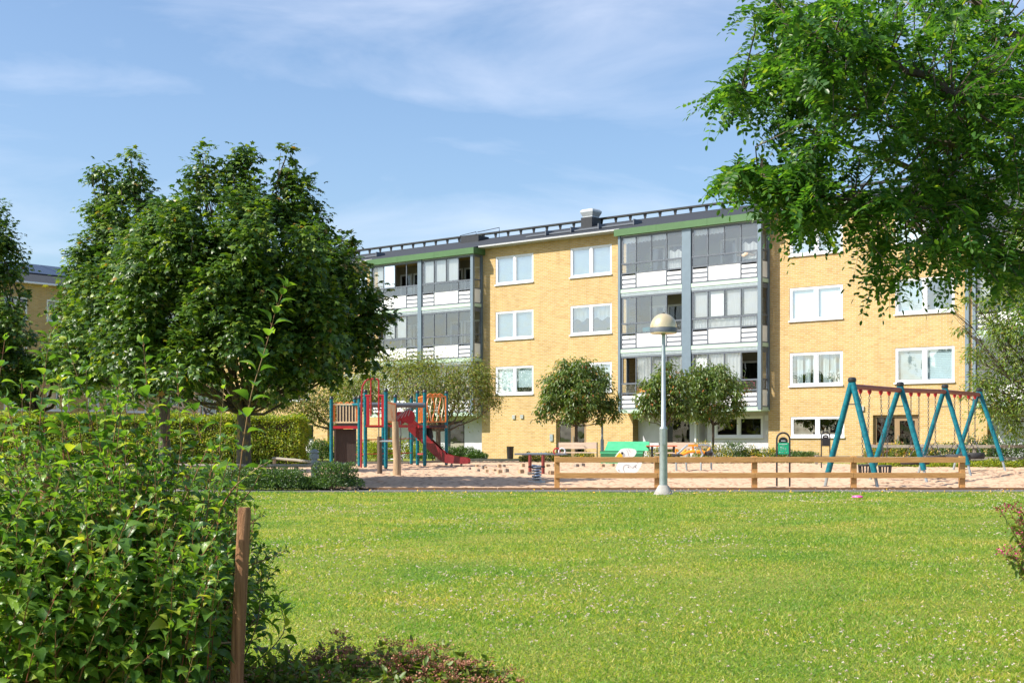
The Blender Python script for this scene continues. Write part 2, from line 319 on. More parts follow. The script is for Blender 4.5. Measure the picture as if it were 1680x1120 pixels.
def crown_pts(blobs, per_m2, clump=28, sig=.22, flat=.55, inner=.2, droop=.5):
    blobs = [(c, np.maximum(.12, np.array(r)-.45*sig)) for c, r in blobs]; P = []; D = []; Nn = []
    for (c, r) in blobs:
        c = np.array(c, float); r = np.array(r if hasattr(r, '__len__') else (r, r, r), float)
        area = 4*math.pi*(r.mean()**2); nc = max(4, int(area*per_m2/clump*(1.9 if r.mean() < .75 else 1)))
        d = rdir(nc); rad = rng.uniform(.66, 1.04, nc); k = rng.random(nc) < inner; rad[k] = rng.uniform(.15, .7, k.sum())
        cc = c+d*r*rad[:, None]
        m = rng.integers(int(clump*.6), int(clump*1.4), nc); idx = np.repeat(np.arange(nc), m)
        s = min(sig, r.mean()*.38+.03); off = rng.normal(size=(len(idx), 3))*s; off[:, 2] *= flat
        # clumps tilt: they hang lower away from the crown centre
        off[:, 2] -= .45*(off[:, 0]*d[idx, 0]+off[:, 1]*d[idx, 1])
        P.append(cc[idx]+off); o = off*[1, 1, .3]+d[idx]*s*.9; o[:, 2] -= droop*s
        D.append(nrm(o)+rng.normal(size=o.shape)*.28); Nn.append(nrm(np.array([0, 0, 1.0])+.5*d[idx]+rng.normal(size=o.shape)*.33))
    return np.concatenate(P), np.concatenate(D), np.concatenate(Nn)
def lobed(blobs, sr=.42, keep=.8):
    # break each large blob into upright leafy lobes standing on its surface
    o = []
    for c, r in blobs:
        c = np.array(c, float)
        if r < sr*1.3: o.append((c, (r*.85, r*.85, r*1.15))); continue
        m = int(2.3*(r/sr)**2)
        for i in range(m):
            z = 1-2*(i+.5)/m; a = i*2.39996+rng.uniform(-.3, .3); q = math.sqrt(1-z*z); d = np.array([q*math.cos(a), q*math.sin(a), z])
            if rng.random() > keep: continue
            s = sr*rng.uniform(.6, 1.3); o.append((c+d*(r-s*.75)*rng.uniform(.84, 1.26)+[0, 0, s*.25], (s*.8, s*.8, s*1.25)))
        o.append((c, r*.42))
    return o
def limb(mb, a, b, r0, r1, sag=.0, n=5, wob=.05, seg=7):
    a = Vector(a); b = Vector(b); l = (b-a).length; pts = []
    for i in range(n+1):
        t = i/n; p = a.lerp(b, t); p.z += -sag*l*math.sin(math.pi*t)*-1 if sag else 0
        if 0 < i < n: p += Vector(rng.normal(size=3))*wob*l*.5
        pts.append(p)
    mb.tube(pts, [r0+(r1-r0)*i/n for i in range(n+1)], seg)
    return pts
def tree(name, label, cat, base, fork_z, tr, blobs, leafm, T, L, W, per_m2, group=None, barkm='bark', clump=28, sig=.22, sub=3, lean=(0,0), inner=.2, flat=.55, limb_r=.35, droop=.5, lobe=0):
    t = thing(name, label, cat, base, 0, group); mb = MB(); bx, by, bz = base
    fk = Vector((bx+lean[0], by+lean[1], fork_z))
    mb.tube([(bx, by, bz-.1), (bx, by, bz+.12), (bx+lean[0]*.3, by+lean[1]*.3, bz+(fork_z-bz)*.4), fk], [tr*1.35, tr*1.08, tr*.95, tr*.85], 14)
    for (c, r) in blobs:
        c = Vector(c); rr = r if not hasattr(r, '__len__') else sum(r)/3
        pts = limb(mb, fk-Vector((0, 0, .15)), c, tr*limb_r*min(1.5, .6+rr*.5), tr*.09, -.08 if c.z > fk.z else 0, 6, .05)
        for k in range(sub):
            d = Vector(rdir(1)[0]); d.z = abs(d.z)*.6; limb(mb, pts[3+k % 3], c+d*rr*.8, tr*.10, tr*.03, 0, 4, .07, 5)
    obj('trunk', mb, M[barkm], t, smooth=True)
    if lobe: blobs = lobed(blobs, lobe)
    P, D, Nn = crown_pts(blobs, per_m2, clump, sig, flat, inner, droop)
    n = len(P); s = rng.uniform(.7, 1.2, n)
    leaf_mesh('crown', P, D, Nn, L*s, W*s, T, M[leafm], t)
    return t
def pxblobs(lst, Y, spread=0.0, zmin=-9):
    o = []
    for b in lst:
        u, v, r = b[:3]; dy = b[3] if len(b) > 3 else rng.uniform(-spread, spread); y = Y+dy
        o.append(((at(u, y), y, zat(v, y)), r*Y/FPX))
    return o
# ================================================================= GROUND
def grid_sheet(name, xs, ys, zoff, m, amp=0, **kw):
    xs = np.asarray(xs); ys = np.asarray(ys); X, Y = np.meshgrid(xs, ys)
    Z = np.clip(.013*(Y-30), 0, .13)+zoff
    if amp: Z = Z+amp*rng.uniform(0, 1, Z.shape)
    V = np.stack([X, Y, Z], -1).reshape(-1, 3); nx = len(xs); ny = len(ys)
    i = (np.arange(ny-1)[:, None]*nx+np.arange(nx-1)[None, :]).ravel(); F = np.stack([i, i+1, i+nx+1, i+nx], -1)
    me = bpy.data.meshes.new(name); me.from_pydata(V.tolist(), [], F.tolist()); me.materials.append(m)
    me.polygons.foreach_set('use_smooth', [True]*len(me.polygons)); o = bpy.data.objects.new(name, me); C.objects.link(o); setk(o, kw); return o
def lawnmat():
    m = bpy.data.materials.new('lawn'); m.use_nodes = True; t = m.node_tree; b = t.nodes['Principled BSDF']; b.inputs['Roughness'].default_value = .9; b.inputs['Specular IOR Level'].default_value = .15
    c = N(t, 'ShaderNodeTexCoord'); K = t.links.new
    n1 = N(t, 'ShaderNodeTexNoise'); n1.inputs['Scale'].default_value = .55; n1.inputs['Detail'].default_value = 5; n2 = N(t, 'ShaderNodeTexNoise'); n2.inputs['Scale'].default_value = 45; n2.inputs['Detail'].default_value = 5
    K(c.outputs['Object'], n1.inputs['Vector']); K(c.outputs['Object'], n2.inputs['Vector'])
    r1 = N(t, 'ShaderNodeValToRGB'); e = r1.color_ramp.elements; e[0].position = .35; e[0].color = (.10,.18,.02,1); e[1].position = .66; e[1].color = (.28,.27,.06,1)
    r2 = N(t, 'ShaderNodeValToRGB'); e = r2.color_ramp.elements; e[0].position = .3; e[0].color = (.5,.55,.5,1); e[1].position = .7; e[1].color = (1.35,1.3,1.3,1)
    K(n1.outputs['Fac'], r1.inputs['Fac']); K(n2.outputs['Fac'], r2.inputs['Fac']); mm = N(t, 'ShaderNodeMixRGB', blend_type='MULTIPLY'); mm.inputs['Fac'].default_value = 1
    K(r1.outputs['Color'], mm.inputs['Color1']); K(r2.outputs['Color'], mm.inputs['Color2']); K(mm.outputs['Color'], b.inputs['Base Color'])
    bp = N(t, 'ShaderNodeBump'); bp.inputs['Strength'].default_value = 1; bp.inputs['Distance'].default_value = .03; K(n2.outputs['Fac'], bp.inputs['Height']); K(bp.outputs['Normal'], b.inputs['Normal'])
    return m
M['lawn'] = lawnmat()
gy = [-60, -10, 0] + list(np.arange(2, 30, 2.0)) + [30, 35, 40, 45, 60, 80, 120, 300, 900, 2500]
grid_sheet('lawn', [-2500,-600,-150,-60,-30,-15,-8,-4,0,4,8,15,30,60,150,600,2500], gy, 0, M['lawn'], kind='structure')
# sand play area: a sheet with a shaped outline
def patch(name, poly, step, zoff, m, amp=0, **kw):
    poly = np.array(poly); x0, y0 = poly.min(0); x1, y1 = poly.max(0)
    xs = np.arange(x0, x1+step, step); ys = np.arange(y0, y1+step*.99, step); X, Y = np.meshgrid(xs, ys)
    cx = (X[:-1, :-1]+X[1:, 1:])/2; cy = (Y[:-1, :-1]+Y[1:, 1:])/2; ins = np.zeros(cx.shape, bool); n = len(poly)
    for i in range(n):
        xa, ya = poly[i]; xb, yb = poly[(i+1) % n]
        if ya == yb: continue
        c = ((ya > cy) != (yb > cy)) & (cx < (xb-xa)*(cy-ya)/(yb-ya)+xa); ins ^= c
    Z = np.clip(.013*(Y-30), 0, .13)+zoff+amp*rng.uniform(0, 1, X.shape)
    nx = X.shape[1]; jj, ii = np.nonzero(ins); i = jj*nx+ii; F = np.stack([i, i+1, i+nx+1, i+nx], -1)
    used, inv = np.unique(F, return_inverse=True); V = np.stack([X, Y, Z], -1).reshape(-1, 3)[used]
    me = bpy.data.meshes.new(name); me.from_pydata(V.tolist(), [], inv.reshape(F.shape).tolist()); me.materials.append(m)
    me.polygons.foreach_set('use_smooth', [True]*len(me.polygons)); o = bpy.data.objects.new(name, me); C.objects.link(o); setk(o, kw); return o
SANDY0 = 28.05
sandpoly = [(-4.2, SANDY0), (20, SANDY0), (20, 47), (14.2, 46.2), (12.5, 52), (9, 57.5), (3, 59.5), (-2, 58), (-4, 51.5), (-8.5, 50.5), (-8.5, 40), (-5.0, 33)]
patch('sand', sandpoly, .13, .004, M['sand'], .055, kind='structure')
mb = MB(); mb.box(-12, 24, 26.75, 28.0, .002, .008); obj('path', mb, M['asphalt'], kind='structure')
mb = MB()
for i in range(9): mb.box(-3.0+i*2.7, -3.0+i*2.7+2.69, 28.0, 28.05, 0, .05)
solo('edging_board', mb, M['boarddark'], 'low brown timber board along the front edge of the sand, under the fence', 'edging', (7, 28.02, 0))
mb = MB()
for a, b in (((-8.6, 50.6), (-4, 51.6)), ((-4, 51.6), (-2, 58.2))): mb.bar((a[0], a[1], .19), (b[0], b[1], .19), .12, .14)
solo('edging_board', mb, M['greywood'], 'weathered timber edging between the sand and the strip of grass behind the climbing tower', 'edging', (-4, 51.6, .13))
mb = MB(); mb.bar((-1.9, 58.3, .2), (2.8, 59.9, .2), .2, .16)
solo('edging_board', mb, M['concrete'], 'pale concrete edging at the back of the sand below the yellow brick wall', 'edging', (0, 59, .13))
# ================================================================= APARTMENT BUILDING (local frame: x along facade, -y to the courtyard)
OX, OY = -.844, 68.75
B0 = .10
def facade(u, y=0):
    t = (u-840)/FPX; return (t*(OY+.771*y)-OX-.637*y)/(.771+.637*t)
def wall(s0, s1, z0, z1, holes, depth, m, parent, name='wall', y=0.0):
    S = sorted({s0, s1}|{h[0] for h in holes}|{h[1] for h in holes}); Z = sorted({z0, z1}|{h[2] for h in holes}|{h[3] for h in holes})
    mb = MB()
    for i in range(len(S)-1):
        for j in range(len(Z)-1):
            cs = (S[i]+S[i+1])/2; cz = (Z[j]+Z[j+1])/2
            if any(h[0] < cs < h[1] and h[2] < cz < h[3] for h in holes): continue
            mb.add([(S[i], y, Z[j]), (S[i+1], y, Z[j]), (S[i+1], y, Z[j+1]), (S[i], y, Z[j+1])], [(0,1,2,3)])
    for h in holes:
        a, b, c, d = h[:4]; e = y+(h[4] if len(h) > 4 else depth)
        mb.add([(a,y,c),(b,y,c),(b,y,d),(a,y,d),(a,e,c),(b,e,c),(b,e,d),(a,e,d)], [(0,1,5,4),(1,2,6,5),(2,3,7,6),(3,0,4,7)])
    return mb
def window(root, s0, s1, z0, z1, kinds=('blind','blind'), y=0.0, glass='glass', fr='white', small=False):
    f = MB(); a = .07; y0 = y+.02; y1 = y+.10; sm = (s0+s1)/2
    f.box(s0, s1, y0, y1, z0, z0+a); f.box(s0, s1, y0, y1, z1-a, z1); f.box(s0, s0+a, y0, y1, z0+a, z1-a); f.box(s1-a, s1, y0, y1, z0+a, z1-a)
    f.box(sm-.06, sm+.06, y0-.005, y1, z0+a, z1-a)
    for (p, q) in ((s0+a, sm-.06), (sm+.06, s1-a)):
        b = .045; f.box(p, q, y0+.02, y1-.01, z0+a, z0+a+b); f.box(p, q, y0+.02, y1-.01, z1-a-b, z1-a); f.box(p, p+b, y0+.02, y1-.01, z0+a+b, z1-a-b); f.box(q-b, q, y0+.02, y1-.01, z0+a+b, z1-a-b)
    wn = obj('window', f, M[fr], root, local=True)
    s = MB(); s.box(s0-.04, s1+.04, y-.07, y+.03, z0-.05, z0+.002); obj('sill', s, M[fr], wn, local=True)
    g = MB(); g.add([(s0+a, y+.07, z0+a), (s1-a, y+.07, z0+a), (s1-a, y+.07, z1-a), (s0+a, y+.07, z1-a)], [(0,1,2,3)]); obj('pane', g, M[glass], wn, local=True)
    for k, (p, q) in zip(kinds, ((s0+a, sm-.03), (sm+.03, s1-a))):
        if k in ('none',): continue
        c = MB(); zt = z1-.06; zb = z0+.08
        if k == 'half': zb = z0+(z1-z0)*.5
        if k in ('blind', 'greyblind', 'half2'):
            if k == 'half2': zb = z0+(z1-z0)*.25
            n = 18; yy = y+.15
            for i in range(n):
                za = zb+(zt-zb)*i/n; zc = zb+(zt-zb)*(i+1)/n; c.add([(p, yy, za), (q, yy, za), (q, yy+.012, zc), (p, yy+.012, zc)], [(0,1,2,3)])
            obj('blind', c, M['greyblind' if k == 'greyblind' else 'blind'], wn, local=True)
        else:
            n = 22; ph = rng.uniform(0, 6)
            for i in range(n):
                sa = p+(q-p)*i/n; sb = p+(q-p)*(i+1)/n; ya = y+.2+.03*math.sin(i*1.3+ph); yb = y+.2+.03*math.sin((i+1)*1.3+ph)
                if k == 'sheer' and i % 7 in (2, 3): continue
                zz = zb+(.08*math.sin(i*.5) if k == 'half' else 0)
                c.add([(sa, ya, zz), (sb, yb, zz), (sb, yb, zt), (sa, ya, zt)], [(0,1,2,3)])
            obj('curtain', c, M['sheer' if k == 'sheer' else 'curtain'], wn, local=True)
    return wn
bld = thing('apartment_building', 'long four storey yellow brick apartment block with glazed balconies under green fascias, behind the playground', 'building', (OX, OY, 0), math.atan2(-.637, .771))
SL, SR = -22.0, 40.0
BAYS = [(-8.35, -.85, -4.75, -4.48, 'b1'), (8.2, 15.75, 11.72, 12.19, 'b2'), (25.0, 32.5, 28.4, 28.87, 'b3')]
COLS = [(-16.65, 'z'), (-11.85, 'y'), (0, 'A'), (4.8, 'B'), (16.7, 'C'), (21.5, 'D'), (33.4, 'G')]
WK = {('A',2):('blind','blind'), ('A',1):('blind','blind'), ('A',0):('blind','half2'), ('B',2):('blind','blind'), ('B',1):('half','half'), ('B',0):('sheer','greyblind'),
      ('C',2):('greyblind','greyblind'), ('C',1):('blind','blind'), ('C',0):('sheer','sheer'), ('D',2):('curtain','none'), ('D',1):('greyblind','none'), ('D',0):('greyblind','blind'),
      ('y',2):('none','blind'), ('y',1):('blind','none'), ('y',0):('sheer','none'), ('z',2):('blind','blind'), ('z',1):('none','blind'), ('z',0):('blind','none')}
holes = []; wins = []
for s, n in COLS:
    for k in range(3):
        z0 = 3.42+2.81*k; wd = 2.48
        holes.append((s, s+wd, z0, z0+1.43, .12)); wins.append((s, s+wd, z0, z0+1.43, WK.get((n, k), ('blind', 'none'))))
for (l, r, a, b, n) in BAYS:
    holes.append((l+.06, r-.06, 2.42, 10.68, 1.0)); holes.append((l+.30, r-.08, B0-.3, 2.38, .45))
holes.append((16.75, 19.25, 1.22, 2.10, .12)); wins.append((16.75, 19.25, 1.22, 2.10, ('none','none')))
ENT = [(3.91, 5.77), (20.53, 22.5)]
for a, b in ENT: holes.append((a, b, B0-.3, 2.12, .25))
holes.append((-14.91, -13.81, B0-.3, 2.0, .2)); holes.append((-12.62, -11.7, B0-.3, 2.0, .2))
obj('wall', wall(SL, SR, -.3, 11.0, holes, .12, M['brick'], bld), M['brick'], bld, local=True)
for wv in wins: window(bld, *wv[:4], kinds=wv[4])
mb = MB()   # hidden shell: end walls, back wall, floors, partition
for s in (SL, SR):
    mb.add([(s, 0, -.3), (s, 11, -.3), (s, 11, 11), (s, 5.5, 12.4), (s, 0, 11)], [(0,1,2,3,4)])
mb.add([(SL, 11, -.3), (SR, 11, -.3), (SR, 11, 11), (SL, 11, 11)], [(0,1,2,3)])
obj('end_wall', mb, M['brick'], bld, local=True)
mb = MB()
for z in (2.38, 5.2, 8.0, 10.9): mb.box(SL+.02, SR-.02, 1.02, 10.9, z-.1, z+.06)
mb.box(SL+.02, SR-.02, 3.4, 3.5, 0, 10.8); obj('interior_wall', mb, M['interior'], bld, local=True)
# roof
mb = MB(); e0, ez, rz = -.42, 11.06, 12.58
mb.add([(SL-.3, e0, ez), (SR, e0, ez), (SR, 5.5, rz), (SL-.3, 5.5, rz)], [(0,1,2,3)]); mb.add([(SL-.3, 11.4, ez), (SR, 11.4, ez), (SR, 5.5, rz), (SL-.3, 5.5, rz)], [(0,1,2,3)])
for (l, r, a, b, n) in BAYS: mb.add([(l-.12, -.90, 10.955), (r+.12, -.90, 10.955), (r+.12, e0-.001, ez), (l-.12, e0-.001, ez)], [(0,1,2,3)])
rf = obj('roof', mb, M['roof'], bld, local=True)
edges = [SL-.3]
for b in BAYS: edges += [b[0]-.13, b[1]+.13]
edges.append(SR)
for i in range(0, len(edges), 2):
    mb = MB(); mb.box(edges[i], edges[i+1], e0-.10, e0, 10.98, 11.055); mb.box(edges[i], edges[i+1], e0+.002, -.002, 10.95, 10.99); obj('gutter', mb, M['gutter'], rf, local=True)
g0, g1 = facade(956, 5.35), facade(982, 5.35); mb = MB(); s = SL
while s < SR-1:
    if not (g0-.1 < s < g1+.1): mb.add([(s-.10, 5.32, 12.78), (s+.10, 5.32, 12.78), (s+.012, 5.32, 12.40), (s-.012, 5.32, 12.40), (s-.10, 5.37, 12.78), (s+.10, 5.37, 12.78), (s+.012, 5.37, 12.40), (s-.012, 5.37, 12.40)], [(0,1,2,3),(7,6,5,4),(0,4,5,1),(1,5,6,2),(2,6,7,3),(3,7,4,0)])
    s += .92
mb.box(SL, g0, 5.2, 5.5, 12.78, 12.86); mb.box(g1, SR, 5.2, 5.5, 12.78, 12.86); obj('ridge_walkway', mb, M['black'], rf, local=True)
def rz_at(y): return ez+(rz-ez)*(y-e0)/(5.5-e0)
for (a, b) in ((.9, 2.3), (2.4, 3.9), (4.0, 5.6), (5.7, 7.7), (-11.2, -9.9)):
    mb = MB()
    for q in range(3): mb.box(a, b, 1.35+q*.16, 1.42+q*.16, rz_at(1.4+q*.16)+.03, rz_at(1.4+q*.16)+.09)
    mb.box(b-.02, b+.04, 1.2, 1.9, rz_at(1.3), rz_at(1.8)+.14)
    obj('snow_guard', mb, M['darkframe'], rf, local=True)
mb = MB(); a, b = facade(775, 5), facade(804, 5); mb.box(a, b, 4.0, 4.9, rz_at(4.0)-.05, rz_at(4.9)+.10); obj('roof_hatch', mb, M['black'], rf, local=True)
mb = MB(); p0, p1, pm = facade(757, 5.3), facade(821, 5.3), facade(783, 5.3)
mb.tube([(p0, 5.2, 12.3), (p0, 5.2, 12.88), (pm, 5.2, 12.98), (pm, 5.2, 12.6)], .02, 6); mb.tube([(pm+.1, 5.2, 12.95), (p1, 5.2, 13.05), (p1, 5.2, 12.35)], .02, 6)
obj('hatch_rail', mb, M['black'], rf, local=True)
fa, fb = facade(960.5, 4.6), facade(978.5, 4.6); mb = MB(); mb.box(fa, fb, 4.2, 5.0, 12.0, 12.78)
ch = obj('roof_fan', mb, M['black'], rf, local=True); mb = MB(); cs = (fa+fb)/2; hw = (fb-fa)/2*.92; lv = [(hw*.95, 12.78), (hw*.95, 12.84), (hw*1.25, 13.06), (hw*1.25, 13.14), (hw*1.0, 13.22)]
vs = []
for (h, z) in lv: vs += [(cs-h, 4.6-h, z), (cs+h, 4.6-h, z), (cs+h, 4.6+h, z), (cs-h, 4.6+h, z)]
fs = [(0,1,2,3)]+[(i*4+k, i*4+(k+1)%4, i*4+4+(k+1)%4, i*4+4+k) for i in range(4) for k in range(4)]+[(16,17,18,19)]
mb.add(vs, fs); obj('fan_cowl', mb, M['cowl'], ch, local=True)
# balconies
def balcony(s0, s1, zf, up, low, clutter=None):
    f = MB(); y0, y1 = -.75, -.69; n = len(up)
    q1 = s0+(s1-s0)*.25; q2 = s0+(s1-s0)*.75
    for z, h in ((zf+.17, .08), (zf+.88, .06), (zf+1.33, .07), (zf+2.56, .08)): f.box(s0, s1, y0, y1, z, z+h)
    for s in (s0, q1-.035, q2-.035, s1-.07): f.box(s, s+.07, y0, y1, zf+.21, zf+.90); f.box(s, s+.04, y0+.003, y1, zf+.935, zf+1.35)
    xs = [s0+(s1-s0)*i/n for i in range(n+1)]
    for i, s in enumerate(xs):
        if 0 < i < n or True: f.box(max(s0, s-.022), min(s1, s+.022), y0+.004, y1-.004, zf+1.40, zf+2.60)
    f.box(s0, s0+.1, y0+.02, y1+.02, zf+1.40, zf+2.60)
    b = obj('balcony', f, M['darkframe'], bld, local=True)
    p = MB(); p.box(s0, s1, y0-.01, y1, zf+2.64, zf+2.78); p.box(s0, s1, y0-.02, y0-.012, zf+2.70, zf+2.75); obj('header_rail', p, M['galv'], b, local=True)
    p = MB(); p.box(q1+.03, q2-.03, y0+.015, y1-.01, zf+.23, zf+.88)
    for (a, c) in ((s0+.045, q1-.03), (q2+.03, s1-.045)):
        hh = (.88-.23)/3
        for k in range(3): p.box(a, c, y0+.012, y1-.01, zf+.23+k*hh, zf+.23+(k+1)*hh-.08)
    obj('panel', p, M['sheet'], b, local=True)
    p = MB()
    for (a, c) in ((s0+.045, q1-.03), (q2+.03, s1-.045)):
        for k in range(1, 3): p.box(a, c, y0+.018, y1-.008, zf+.23+k*.2167-.08, zf+.23+k*.2167)
    obj('panel_groove', p, M['darkframe'], b, local=True)
    g = MB(); yy = y0+.03
    for (a, c) in ((s0+.04, q1-.02), (q1+.02, q2-.02), (q2+.02, s1-.04)): g.add([(a, yy, zf+.935), (c, yy, zf+.935), (c, yy, zf+1.35), (a, yy, zf+1.35)], [(0,1,2,3)])
    cu = MB(); bl = MB()
    for i, k in enumerate(up):
        a, c = xs[i]+.022, xs[i+1]-.022
        if k != 'o': g.add([(a, yy, zf+1.40), (c, yy, zf+1.40), (c, yy, zf+2.60), (a, yy, zf+2.60)], [(0,1,2,3)])
        if k == 'b': bl.box(a+.08, c-.02, y0+.12, y0+.13, zf+1.45, zf+2.55)
        if k == 'g': bl.box(a+.3, c-.02, y0+.12, y0+.13, zf+1.0, zf+2.55)
        if k in ('c', 'v', 'w'):
            m_ = 16
            for j in range(m_):
                sa = a+(c-a)*j/m_; sb = a+(c-a)*(j+1)/m_; ya = y0+.14+.02*math.sin(j*1.7); yb = y0+.14+.02*math.sin((j+1)*1.7)
                zt = zf+2.58; zl = zf+1.42 if k == 'c' else zf+2.3+.04*abs(math.sin(j*.8))
                if k == 'w': zt = zf+1.75+.05*math.sin(j*.8); zl = zf+1.05
                cu.add([(sa, ya, zl), (sb, yb, zl), (sb, yb, zt), (sa, ya, zt)], [(0,1,2,3)])
    for i, k in enumerate(low):
        a, c = ((s0+.04, q1), (q1, q2), (q2, s1-.04))[i]
        if k == 'c':
            m_ = 18
            for j in range(m_):
                sa = a+(c-a)*j/m_; sb = a+(c-a)*(j+1)/m_; cu.add([(sa, y0+.13+.02*math.sin(j*1.9), zf+.9), (sb, y0+.13+.02*math.sin((j+1)*1.9), zf+.9), (sb, y0+.13+.02*math.sin((j+1)*1.9), zf+1.33), (sa, y0+.13+.02*math.sin(j*1.9), zf+1.33)], [(0,1,2,3)])
    obj('balcony_glass', g, M['bglass'], b, local=True)
    if cu.v: obj('curtain', cu, M['curtain'], b, local=True)
    if bl.v: obj('blind', bl, M['curtain'], b, local=True)
    # back of the loggia: door and window in the inner wall
    d = MB(); yy = .93
    for (a, c, z0, z1) in ((s0+.5, s0+1.35, zf+.2, zf+2.3), (s0+1.5, s1-.6, zf+.95, zf+2.3)):
        d.box(a, c, yy, yy+.06, z0, z0+.09); d.box(a, c, yy, yy+.06, z1-.09, z1); d.box(a, a+.09, yy, yy+.06, z0+.09, z1-.09); d.box(c-.09, c, yy, yy+.06, z0+.09, z1-.09)
        d.box(a+.09, c-.09, yy+.03, yy+.05, z0+.09, z1-.09, 1)
    obj('balcony_door', d, [M['white'], M['dglass']], b, local=True)
UPS = {('b1',2,0):('g','b','o','o'), ('b1',2,1):('b','b','b','o'), ('b1',1,0):('o','b','b','n'), ('b1',1,1):('n','n','n','n'), ('b1',0,0):('c','n','b','n'), ('b1',0,1):('n','c','n','b'),
       ('b2',2,0):('v','v','v','w'), ('b2',2,1):('v','v','n','w'), ('b2',1,0):('n','n','n','o'), ('b2',1,1):('b','b','b','b'), ('b2',0,0):('o','c','c','c'), ('b2',0,1):('c','c','c','o'),
       ('b3',2,0):('n','n','n','b'), ('b3',2,1):('n','c','n','b'), ('b3',1,0):('b','n','n','n'), ('b3',1,1):('n','n','b','n'), ('b3',0,0):('n','n','n','n'), ('b3',0,1):('b','n','n','n')}
for (l, r, a, b, nm) in BAYS:
    fas = MB(); fas.box(l-.14, r+.16, -.93, .0-.002, 10.64, 10.95)
    for q in (l+2.2, l+4.9): fas.box(q, q+.015, -.936, -.93, 10.64, 10.95)
    obj('fascia', fas, M['green'], bld, local=True)
    for pa, pb in ((l, l+.13), (r-.17, r), (a, b)): po = MB(); po.box(pa, pb, -.80, -.66, 2.42, 10.64); obj('balcony_post', po, M['bluegrey'], bld, local=True)
    for q in (l+.001, r-.081): po = MB(); po.box(q, q+.08, -.12, -.003, 2.42, 10.64); obj('balcony_post', po, M['bluegrey'], bld, local=True)
    for k in range(3):
        zf = 2.36+2.80*k; sl = MB(); sl.box(l+.01, r-.01, -.78, .98, zf, zf+.17); obj('balcony_slab', sl, M['mint'], bld, local=True)
        balcony(l+.14, a-.01, zf, UPS[(nm, k, 0)], ('n','n','c') if nm == 'b2' and k == 2 else ('n','n','n'))
        balcony(b+.01, r-.18, zf, UPS[(nm, k, 1)], ('c','c','c') if nm == 'b2' and k == 1 else ('n','n','n'))
        for q, e in ((l+.03, 1), (r-.09, -1)):
            f = MB(); p = MB(); g = MB()
            for z, h in ((zf+.17, .05), (zf+.92, .05), (zf+1.36, .06), (zf+2.56, .2)): f.box(q, q+.06, -.66, -.12, z, z+h)
            p.box(q+.02, q+.045, -.62, -.16, zf+.22, zf+.92)
            for z0, z1 in ((zf+.97, zf+1.36), (zf+1.42, zf+2.56)): g.add([(q+.03, -.66, z0), (q+.03, -.12, z0), (q+.03, -.12, z1), (q+.03, -.66, z1)], [(0,1,2,3)])
            for yy in (-.66, -.17): f.box(q+.01, q+.05, yy, yy+.05, zf+.97, zf+2.56)
            ss = obj('side_screen', f, M['darkframe'], bld, local=True); obj('panel', p, M['sheet'], ss, local=True); obj('balcony_glass', g, M['bglass'], ss, local=True)
    iw = MB(); iw.add([(l, 1.0, 2.42), (r, 1.0, 2.42), (r, 1.0, 10.7), (l, 1.0, 10.7)], [(0,1,2,3)]); iw.box((a+b)/2-.06, (a+b)/2+.06, -.6, .99, 2.5, 10.64)
    obj('loggia_wall', iw, M['beige'], bld, local=True)
    # plastered ground floor recess
    hs = []
    if nm == 'b2': hs = [(10.1, 11.36, 0, 2.12, .1), (12.7, 15.15, 1.22, 2.16, .1), (11.86, 12.3, 0, 2.3, .5)]
    elif nm == 'b1': hs = [(-3.85, -2.53, 0, 2.12, .1), (-6.6, -5.5, 0, 2.12, .1)]
    else: hs = [(27.5, 28.8, 0, 2.12, .1)]
    obj('plaster_wall', wall(l+.28, r-.06, -.3, 2.40, hs, .1, M['plaster'], bld, y=.45), M['plaster'], bld, local=True)
    rv = MB(); rv.box(l+.285, l+.30, .0, .45, -.3, 2.4); obj('reveal', rv, M['brick'], bld, local=True)
    for h in hs:
        if h[2] == 0 and h[1]-h[0] > 1:
            d = MB(); d.box(h[0], h[1], .5, .55, 0, 2.12); d.box(h[0]+.32, h[1]-.08, .47, .5, 1.0, 2.02, 1)
            dd = obj('door', d, [M['black'], M['dglass']], bld, local=True); d = MB(); d.box(h[0]+.32, h[1]-.08, .47, .499, .15, .96); obj('door_panel', d, M['beige'], dd, local=True)
            d = MB(); d.tube([(h[0]+.38, .42, 1.0), (h[0]+.55, .42, 1.0)], .015, 6); d.tube([(h[0]+.38, .42, 1.0), (h[0]+.38, .48, 1.0)], .015, 6); obj('handle', d, M['alu'], dd, local=True)
    if nm == 'b2':
        window(bld, 12.7, 15.15, 1.22, 2.16, ('none','none'), y=.43, glass='dglass')
        d = MB(); d.tube([(11.62, .3, 2.36), (11.62, .3, 2.2), (11.76, .32, 2.0), (11.76, .32, .1)], .055, 10); obj('downpipe', d, M['white'], bld, local=True, smooth=True)
        d = MB(); d.box(15.3, 15.55, .38, .449, 1.95, 2.2); d.lathe([(.02, 0), (.02, .1)], (15.42, .38, 1.3)); d.box(15.33, 15.52, .38, .449, 1.35, 1.53); obj('meter_box', d, M['alu'], bld, local=True)
        d = MB(); d.box(11.86, 12.3, .94, .95, -.2, 2.3); obj('niche', d, M['plaster'], bld, local=True)
